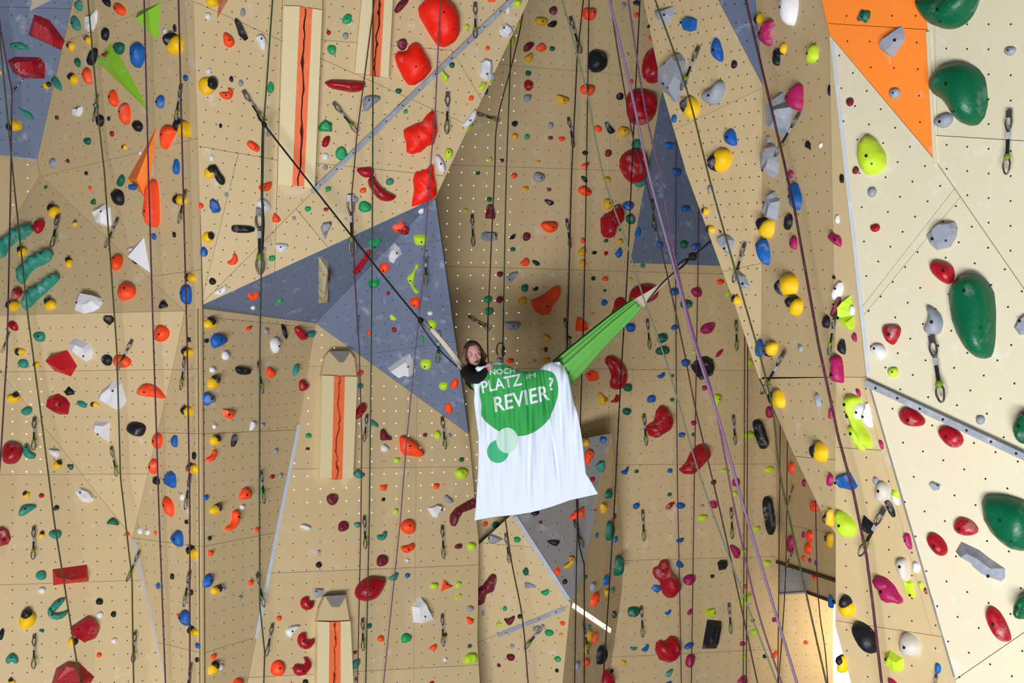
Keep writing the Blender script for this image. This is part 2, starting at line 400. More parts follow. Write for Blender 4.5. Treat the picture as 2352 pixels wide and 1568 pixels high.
def slab(name, poly3, n, thick, mat, parent, shrink=0.0016):
    poly3 = [p for i, p in enumerate(poly3) if (p - poly3[i - 1]).length > 0.004]
    c = sum(poly3, Vector()) / len(poly3)
    e1 = (poly3[1] - poly3[0]).normalized(); e2 = n.cross(e1)
    q = [((p - c).dot(e1), (p - c).dot(e2)) for p in poly3]
    if area2(q) < 0: q.reverse()
    k = len(q); ins = []
    for i in range(k):                       # inset every edge by `shrink`
        a, b, d = Vector(q[i - 1]), Vector(q[i]), Vector(q[(i + 1) % k])
        u, v = (b - a).normalized(), (d - b).normalized()
        n1, n2 = Vector((-u.y, u.x)), Vector((-v.y, v.x))
        den = 1 + n1.dot(n2); m = (n1 + n2) / max(den, 0.3)
        ins.append(b + m * shrink)
    V = [Vector((p.x, p.y, 0)) for p in ins] + [Vector((p.x, p.y, -thick)) for p in ins]
    Fc = [list(range(k)), list(range(2 * k - 1, k - 1, -1))] + [[i, k + i, k + (i + 1) % k, (i + 1) % k] for i in range(k)]
    mtx = Matrix(((e1.x, e2.x, n.x, c.x), (e1.y, e2.y, n.y, c.y), (e1.z, e2.z, n.z, c.z), (0, 0, 0, 1)))
    return link(name, mesh_of(name, V, Fc), mat, parent, mtx)

holes = {k: {'hole': ([], []), 'lit': ([], [])} for k in WALL_INFO}
def crosses(poly, a, b):
    m = [(a[0] + (b[0] - a[0]) * t / 8, a[1] + (b[1] - a[1]) * t / 8) for t in range(1, 8)]
    return sum(inside(p, poly) for p in m) >= 2
for w, poly, pl, mt, cuts, grid in FACETS:
    pieces = [poly]
    for a, b in cuts:
        nxt = []
        for pc in pieces:
            nxt += split(pc, a, b) if crosses(pc, a, b) else [pc]
        pieces = nxt
    for pc in pieces:
        slab('panel', [pl.at(x, y) for x, y in pc], pl.n, 0.022, M[mt], WALLS[w])
    if grid:
        o0, s1, s2 = grid
        p0 = pl.at(*o0); d1 = pl.at(o0[0] + s1[0], o0[1] + s1[1]) - p0; d2 = pl.at(o0[0] + s2[0], o0[1] + s2[1]) - p0
        e1 = d1.normalized(); e2 = pl.n.cross(e1)
        for i in range(-58, 59):
            for j in range(-58, 59):
                p = p0 + d1 * i + d2 * j
                if p.y < 2: continue
                x, y = px_of(p)
                if not (-500 < x < 2940 and -110 < y < 1680) or not inside((x, y), poly) or edge_dist((x, y), poly) < 5: continue
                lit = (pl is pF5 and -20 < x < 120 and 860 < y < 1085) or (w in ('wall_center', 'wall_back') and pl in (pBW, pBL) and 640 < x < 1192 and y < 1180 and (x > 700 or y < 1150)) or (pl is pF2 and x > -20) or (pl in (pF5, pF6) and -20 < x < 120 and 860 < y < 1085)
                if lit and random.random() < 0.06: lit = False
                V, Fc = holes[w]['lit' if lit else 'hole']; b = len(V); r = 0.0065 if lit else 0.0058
                c = p + pl.n * 0.0015
                for k in range(6):
                    V.append(c + (e1 * math.cos(k * math.pi / 3) + e2 * math.sin(k * math.pi / 3)) * r)
                Fc.append([b + k for k in range(6)])
for w, h in holes.items():
    for k, nm in (('hole', 'bolt_holes'), ('lit', 'daylit_bolt_holes')):
        if h[k][0]: tag(link(nm, mesh_of(nm, *h[k]), M[k], WALLS[w]), kind='stuff')

# the slate blue triangle fixed flat on the rear wall
slab('blue_panel', [pBW.at(x, y) + pBW.n * 0.012 for x, y in [(1523, 196), (1700, 612), (1447, 604)]], pBW.n, 0.03, M['blue'], WALLS['wall_back'])
V, Fc = [], []
for i in range(-12, 14):
    for j in range(-20, 20):
        p0 = pBW.at(1560, 420); p = p0 + (pBW.at(1585.5, 422) - p0) * i + (pBW.at(1559, 447) - p0) * j
        x, y = px_of(p)
        if inside((x, y), [(1523, 196), (1700, 612), (1447, 604)]) and edge_dist((x, y), [(1523, 196), (1700, 612), (1447, 604)]) > 6:
            c = p + pBW.n * 0.014; b = len(V)
            for k in range(6): V.append(c + Vector((math.cos(k * math.pi / 3), 0, math.sin(k * math.pi / 3))) * 0.0058)
            Fc.append([b + k for k in range(6)])
tag(link('bolt_holes', mesh_of('bolt_holes', V, Fc), M['hole'], WALLS['wall_back']), kind='stuff')

def strip(name, a, b, w, h, mat, parent=None, pl=None):
    pl = pl or surf((a[0] + b[0]) / 2, (a[1] + b[1]) / 2)[1]
    return link(name, mesh_of(name, *box_between(pl.at(*a), pl.at(*b), w, h, pl.n)), M[mat], parent)
strip('corner_trim', (687, 975), (588, 1466), 0.032, 0.004, 'trim', WALLS['wall_center'], pBL)
strip('corner_trim', (309, 1240), (381, 1580), 0.03, 0.004, 'trim', WALLS['wall_left'], pF7)
strip('edge_trim', (1182, 1186), (1306, 1378), 0.045, 0.012, 'trim', WALLS['wall_back'], pG)
strip('edge_trim', (1362, 1172), (1313, 1372), 0.075, 0.006, 'grey', WALLS['wall_back'], pG)
strip('edge_trim', (1787, 1290), (1945, 1340), 0.028, 0.03, 'brown', WALLS['wall_back'], pS1)
strip('edge_trim', (1855, 1360), (1930, 1387), 0.025, 0.025, 'brown', WALLS['wall_back'], pTC)
strip('edge_trim', (1788, 1363), (1855, 1359), 0.02, 0.03, 'grey', WALLS['wall_back'], pTG)
strip('edge_trim', (2133, 73), (2150, 378), 0.02, 0.012, 'pale', WALLS['wall_right'], pR2)

strip('corner_trim', (1912, 95), (1995, 858), 0.02, 0.003, 'trim', WALLS['wall_right'], pR1)  # bluish strip paints the sheen of glancing daylight along this edge
strip('corner_trim', (1997, 885), (2192, 1555), 0.010, 0.003, 'grey', WALLS['wall_right'], pR3)
strip('corner_trim', (0, 350), (84, 369), 0.03, 0.003, 'trim', WALLS['wall_left'], pF2)
# daylight window glimpsed in the gap beside the pillar, floor far below
wv = [P(x, y, 14.6) for x, y in [(1900, 1380), (2200, 1380), (2200, 1700), (1900, 1700)]]
o = link('window_1', mesh_of('window_1', wv, [(0, 1, 2, 3)]), M['window'])
tag(o, 'bright white daylight window glimpsed in the gap beside the pillar foot', 'window', kind='structure')
fl = link('floor', mesh_of('floor', [(-14, -9, 0), (14, -9, 0), (14, 16, 0), (-14, 16, 0)], [(0, 1, 2, 3)]), M['floor'])
tag(fl, 'grey safety floor of the climbing hall below the picture', 'floor', kind='structure')

# ------------------------------------------------------------------ things fixed to the walls
THINGS = []      # (object, kind, colour word, px, py) used for the labels
LANDMARKS = [    # name, pixel
 ('slate blue panel at the left edge', 60, 260), ('upper green volume', 352, 42), ('long green volume', 285, 175), ('orange volume', 335, 395),
 ('white triangular volume', 328, 590), ('dark red wedge volume', 145, 838), ('red box volume', 162, 1320), ('upper left crack panel', 690, 220),
 ('short crack panel at the top', 855, 90), ('middle crack panel', 768, 985), ('bottom crack panel', 762, 1500), ('upright wooden block', 743, 643),
 ('diagonal steel rail', 950, 225), ('tip of the blue overhang', 1072, 985), ("woman's head", 1086, 812), ('white banner', 1230, 1010),
 ('green hammock end', 1395, 770), ('blue triangle panel', 1550, 470), ('grey triangular panel', 1300, 1180), ('bright white strip', 1358, 1418),
 ('orange wall panel', 2050, 150), ('steel rail on the right', 2170, 955), ('square dark grey panel', 1820, 1330),
 ('largest red fluorescent blob', 1010, 60), ('big round red dimpled hold', 1470, 246), ('big dark green egg', 2238, 725), ('big dark green bean', 2210, 218),
 ('long grey finger hold', 2243, 1288), ('big red leaf hold', 847, 1352), ('red octagon hold', 195, 1442), ('long orange hold', 357, 466),
 ('big white angular block', 967, 1400), ('big red bone hold', 1528, 1330), ('big red apple hold', 1532, 1490), ('black box hold', 1634, 1455),
 ('lime fern hold', 1965, 965), ('beige ball hold', 2092, 1481), ('large black oval hold', 1990, 1461), ('black round hold in the recess', 1370, 141),
 ('large orange wing hold', 1253, 690), ('red crescent hold', 878, 432), ('three teal worm holds', 75, 620), ('long red blade hold', 828, 597),
 ('tilted grey slab hold on the pillar', 1803, 262), ('big black faceted hold', 1613, 845), ('big red bean hold', 1511, 968),
]
def hold_name(mesh_o): return mesh_o

def inflate(poly, H, style, seed):
    """a hold: its outline on the wall, inflated to height H. Returns verts, faces, centre, dmax."""
    rnd = random.Random(seed)
    if area2(poly) < 0: poly = poly[::-1]
    A = abs(area2(poly)); big = math.sqrt(A)
    if style == 'q':
        outline = poly
        c = centroid(poly)
        if not inside(c, poly): c = max(poly, key=lambda p: 0)
        k = rnd.uniform(0.5, 0.66); off = (rnd.uniform(-.1, .1) * big, rnd.uniform(-.06, .1) * big)
        pts = []
        for p in poly:
            q = (c[0] + (p[0] - c[0]) * k + off[0], c[1] + (p[1] - c[1]) * k + off[1])
            if inside(q, poly) and edge_dist(q, poly) > 0.05 * big and all(math.dist(q, r) > 0.16 * big for r in pts): pts.append(q)
        if not pts: pts = [c]
    else:
        n = 16 if big < 0.07 else (26 if big < 0.14 else 40)
        outline = simplify(poly, n)
        s = big / (3.2 if big < 0.07 else (4.4 if big < 0.14 else 6.5))
        xs = [p[0] for p in poly]; ys = [p[1] for p in poly]
        pts = []; row = 0; y = min(ys)
        while y < max(ys):
            x = min(xs) + (s / 2 if row % 2 else 0)
            while x < max(xs):
                q = (x + rnd.uniform(-.1, .1) * s, y + rnd.uniform(-.1, .1) * s)
                if inside(q, outline) and edge_dist(q, outline) > 0.5 * s: pts.append(q)
                x += s
            y += s * 0.87; row += 1
        for i in range(n):                      # a ring just inside the rim gives the hold its rounded side
            a, b, d = outline[i - 1], outline[i], outline[(i + 1) % n]
            tx, ty = d[0] - a[0], d[1] - a[1]; l = math.hypot(tx, ty) or 1
            q = (b[0] - ty / l * 0.22 * s, b[1] + tx / l * 0.22 * s)
            if inside(q, outline) and edge_dist(q, outline) > 0.13 * s: pts.append(q)
    V2, Fc = cdt(outline, pts)
    ds = []
    for p in V2:
        ds.append(edge_dist(p, outline))
    dm = max(ds) or 1
    ci = ds.index(dm); c = V2[ci]
    V = []; lump = rnd.uniform(0, 6)
    for p, d in zip(V2, ds):
        if d < 1e-5: V.append((p[0], p[1], -0.008)); continue
        if style == 'q': z = H * (0.78 + 0.22 * rnd.random())
        else:
            t = min(1, d / dm); z = H * math.sqrt(max(0, 1 - (1 - t) ** 2.2))
            if style == 'd': z *= 1 - 0.55 * math.exp(-((p[0] - c[0]) ** 2 + (p[1] - c[1]) ** 2) / (0.3 * dm) ** 2 / 2)
            if style == 'w': z *= 0.86 + 0.2 * math.sin(lump + (p[0] + p[1] * 0.8) / big * 14)
            else: z *= 1 + 0.10 * math.sin(lump + p[0] / big * 5) * math.cos(lump + p[1] / big * 4)
        V.append((p[0], p[1], z))
    return V, Fc, (c[0], c[1], V[ci][2]), dm

bolt_V, bolt_F = [], []
for k in range(8):
    a = k * math.pi / 4; bolt_V.append((math.cos(a), math.sin(a), -0.6))
for k in range(8):
    a = k * math.pi / 4; bolt_V.append((math.cos(a), math.sin(a), 0.25))
for k in range(8):
    a = k * math.pi / 4; bolt_V.append((math.cos(a) * .55, math.sin(a) * .55, 0.25))
for k in range(8):
    a = k * math.pi / 4; bolt_V.append((math.cos(a) * .5, math.sin(a) * .5, -0.1))
for r in range(3):
    for k in range(8): bolt_F.append((r * 8 + k, r * 8 + (k + 1) % 8, r * 8 + 8 + (k + 1) % 8, r * 8 + 8 + k))
bolt_F.append(tuple(range(24, 32)))
BOLT = mesh_of('bolt', bolt_V, bolt_F); BOLT.materials.append(M['bolt'])

VOLUMES = [  # colour, outline (pixels), ridge points (pixel, height m), label
 ('green', [(318,25),(372,4),(364,96)], [(333,46,.10)], 'lime green triangular volume at the top beside a purple rope'),
 ('green', [(255,97),(233,153),(350,266),(279,133)], [(243,147,.10),(268,150,.07)], 'long lime green spike-shaped volume with a dark green hold on its top'),
 ('orange', [(363,284),(292,410),(337,462)], [(336,412,.10)], 'orange triangular volume beside the long orange hold'),
 ('white', [(331,544),(346,627),(302,590),(300,574)], [(322,588,.13)], 'white triangular volume above the two round orange holds'),
 ('red', [(99,833),(112,818),(155,803),(178,840),(191,872),(163,865),(125,852)], [(131,823,.17),(160,846,.13)], 'large dark red wedge volume below the white boulder hold'),
 ('red', [(120,1306),(200,1295),(204,1334),(122,1344)], [(132,1330,.11),(165,1337,.14),(197,1330,.10)], 'red box-shaped volume above the teal crescent holds'),
 ('cream', [(66,-28),(152,-18),(68,26)], [(84,2,.10)], 'cream triangular volume on the slate blue panel at the top left'),
 ('brown', [(506,-34),(545,-34),(498,45)], [(512,-8,.10)], 'pointed brown orange volume at the top beside the yellow and black hold'),
]
for col, poly, ridge, lab in VOLUMES:
    c = centroid(poly); pl = surf(*c)[1]; Mx = pl.frame(*c); inv = Mx.inverted()
    q = [inv @ pl.at(x, y) for x, y in poly]; q = [(v.x, v.y) for v in q]
    if area2(q) < 0: q.reverse()
    r = [inv @ pl.at(x, y) for x, y, _ in ridge]
    V2, Fc = cdt(q, [(v.x, v.y) for v in r])
    V = []
    for p in V2:
        z = -0.004
        for v, (_, _, h) in zip(r, ridge):
            if math.dist(p, (v.x, v.y)) < 1e-4: z = h
        V.append((p[0], p[1], z))
    o = link('volume', mesh_of('volume', V, Fc), VM[col], None, Mx)
    tag(o, lab, 'volume', 'painted wooden volumes on the wall')
    for v, (x, y, h) in list(zip(r, ridge))[:1]:
        for dx, dy in ((0.05, 0.02), (-0.02, -0.05)):
            pass
def volume_height(px, py):
    for col, poly, ridge, lab in VOLUMES:
        if inside((px, py), poly):
            return ridge[0][2] * min(1, edge_dist((px, py), poly) / 14.0)
    return 0.0

# crack panels: cream boxes with an orange channel split by a wavy crack
def crack_panel(TL, TR, BR, BL, st, sb, head, wedge, label, seed):
    rnd = random.Random(seed)
    c = ((TL[0] + BR[0]) / 2, (TL[1] + BR[1]) / 2); pl = surf(*c)[1]
    fr = pl.frame(*BL); root = empty('crack_panel', fr); inv = fr.inverted()
    tag(root, label, 'crack panel', 'vertical crack panels')
    nz = Vector((0, 0, 1))
    def L(p): return inv @ pl.at(*p)
    def part(name, pts, z0, z1, mat):
        q = [L(p) for p in pts]; q2 = [(v.x, v.y) for v in q]
        if area2(q2) < 0: q2.reverse()
        k = len(q2)
        V = [(x, y, z1) for x, y in q2] + [(x, y, z0) for x, y in q2]
        Fc = [list(range(k))] + [[i, k + i, k + (i + 1) % k, (i + 1) % k] for i in range(k)]
        return link(name, mesh_of(name, V, Fc), mat, root)
    mid_t = ((st[0][0] + st[1][0]) / 2, (st[0][1] + st[1][1]) / 2); mid_b = ((sb[0][0] + sb[1][0]) / 2, (sb[0][1] + sb[1][1]) / 2)
    part('side_board', [TL, st[0], sb[0], BL], 0, .09, M['creampanel'])
    part('side_board', [st[1], TR, BR, sb[1]], 0, .09, M['creampanel'])
    n = 26; le, ri = [], []; off = 0
    for i in range(n + 1):
        t = i / n; off = off * 0.6 + rnd.uniform(-2.6, 2.6)
        x = mid_t[0] + (mid_b[0] - mid_t[0]) * t + off; y = mid_t[1] + (mid_b[1] - mid_t[1]) * t
        wd = 1.4 + (2.6 if rnd.random() < .2 else 0) * rnd.random() + abs(off) * .2
        le.append((x - wd, y)); ri.append((x + wd, y))
    part('orange_strip', [st[0]] + le + [sb[0]], 0, .085, M['crackorange'])
    part('orange_strip', ri + [sb[1], st[1]], 0, .085, M['crackorange'])
    part('crack_floor', [st[0], st[1], sb[1], sb[0]], 0, .035, M['crack'])
    if head:
        part('top_slope', head, 0, .07, M['ply'])
        part('grey_wedge', wedge, 0, .10, M['grey'])
crack_panel((652,17),(739,27),(722,431),(638,424), ((688,18),(717,23)), ((671,426),(698,428)), [(655,-60),(740,-60),(739,26),(652,16)], [(676,-60),(716,-60),(706,-30),(686,-30)], 'tall cream crack panel with orange strip at the upper left', 3)
crack_panel((835,-60),(903,-55),(890,182),(813,170), ((858,-60),(884,-58)), ((847,174),(871,177)), None, None, 'short cream crack panel cut by the top edge, with orange strip', 4)
crack_panel((733,865),(813,868),(803,1101),(727,1099), ((760,866),(785,867)), ((754,1100),(779,1101)), [(733,864),(741,822),(750,810),(798,810),(808,825),(813,867)], [(750,810),(797,810),(781,835),(773,835)], 'cream crack panel with orange strip and grey wedge below the blue overhang', 5)
crack_panel((723,1426),(797,1425),(806,1620),(719,1620), ((749,1427),(775,1426)), ((747,1620),(775,1620)), [(723,1425),(728,1395),(740,1369),(787,1365),(797,1424)], [(740,1368),(787,1365),(771,1393),(755,1393)], 'cream crack panel with orange strip and grey wedge at the bottom edge', 6)

# steel rails and strips
def rail(a, b, w, h, mat, label, pl, bolts, cat='rail'):
    root = strip('steel_rail', a, b, w, h, mat, None, pl)
    tag(root, label, cat)
    A, B = pl.at(*a), pl.at(*b)
    for i in range(bolts):
        p = A.lerp(B, (i + .5) / bolts) + pl.n * (h + 0.001)
        Mx = pl.frame(*a).copy(); Mx.translation = p
        link('screw', BOLT, None, root, Mx @ Matrix.Scale(0.007, 4))
rail((716, 443), (1240, -62), 0.042, 0.045, 'steel', 'long grey steel rail running diagonally up the overhanging wall', pF8, 14)
rail((1994, 878), (2430, 1080), 0.035, 0.04, 'steel', 'galvanised steel rail sloping down across the bright right wall', pR3, 8)
rail((1144, 1459), (1297, 1397), 0.042, 0.008, 'steel', 'flat grey metal strip slanting up towards the grey triangular panel', pGL, 4, 'metal strip')
rail((1315, 1389), (1402, 1448), 0.046, 0.006, 'strip_glint', 'white metal strip with painted glint slanting down below the tip of the grey panel', pGR, 3, 'metal strip')

# weathered wooden block
c = (744, 643); pl = surf(*c)[1]; Mx = pl.frame(*c); inv = Mx.inverted()
poly = [(731.6,587),(742,582),(748,596),(757,601),(754.5,645),(756,698),(742,703.5),(731,698)]
q = [inv @ pl.at(*p) for p in poly]
V, Fc, _, _ = inflate([(v.x, v.y) for v in q], 0.075, 'q', 5)
o = link('wooden_block', mesh_of('wooden_block', V, Fc), M['beam'], None, Mx)
tag(o, 'upright weathered wooden block on the slate blue overhang', 'climbing hold')
q = [inv @ pl.at(*p) for p in [(748,610),(751.5,612),(751,633),(748.5,632)]]
link('slot', mesh_of('slot', [(v.x, v.y, .079) for v in q] + [(v.x, v.y, .05) for v in q], [(0, 1, 2, 3), (0, 4, 5, 1), (1, 5, 6, 2), (2, 6, 7, 3), (3, 7, 4, 0)]), M['crack'], o)

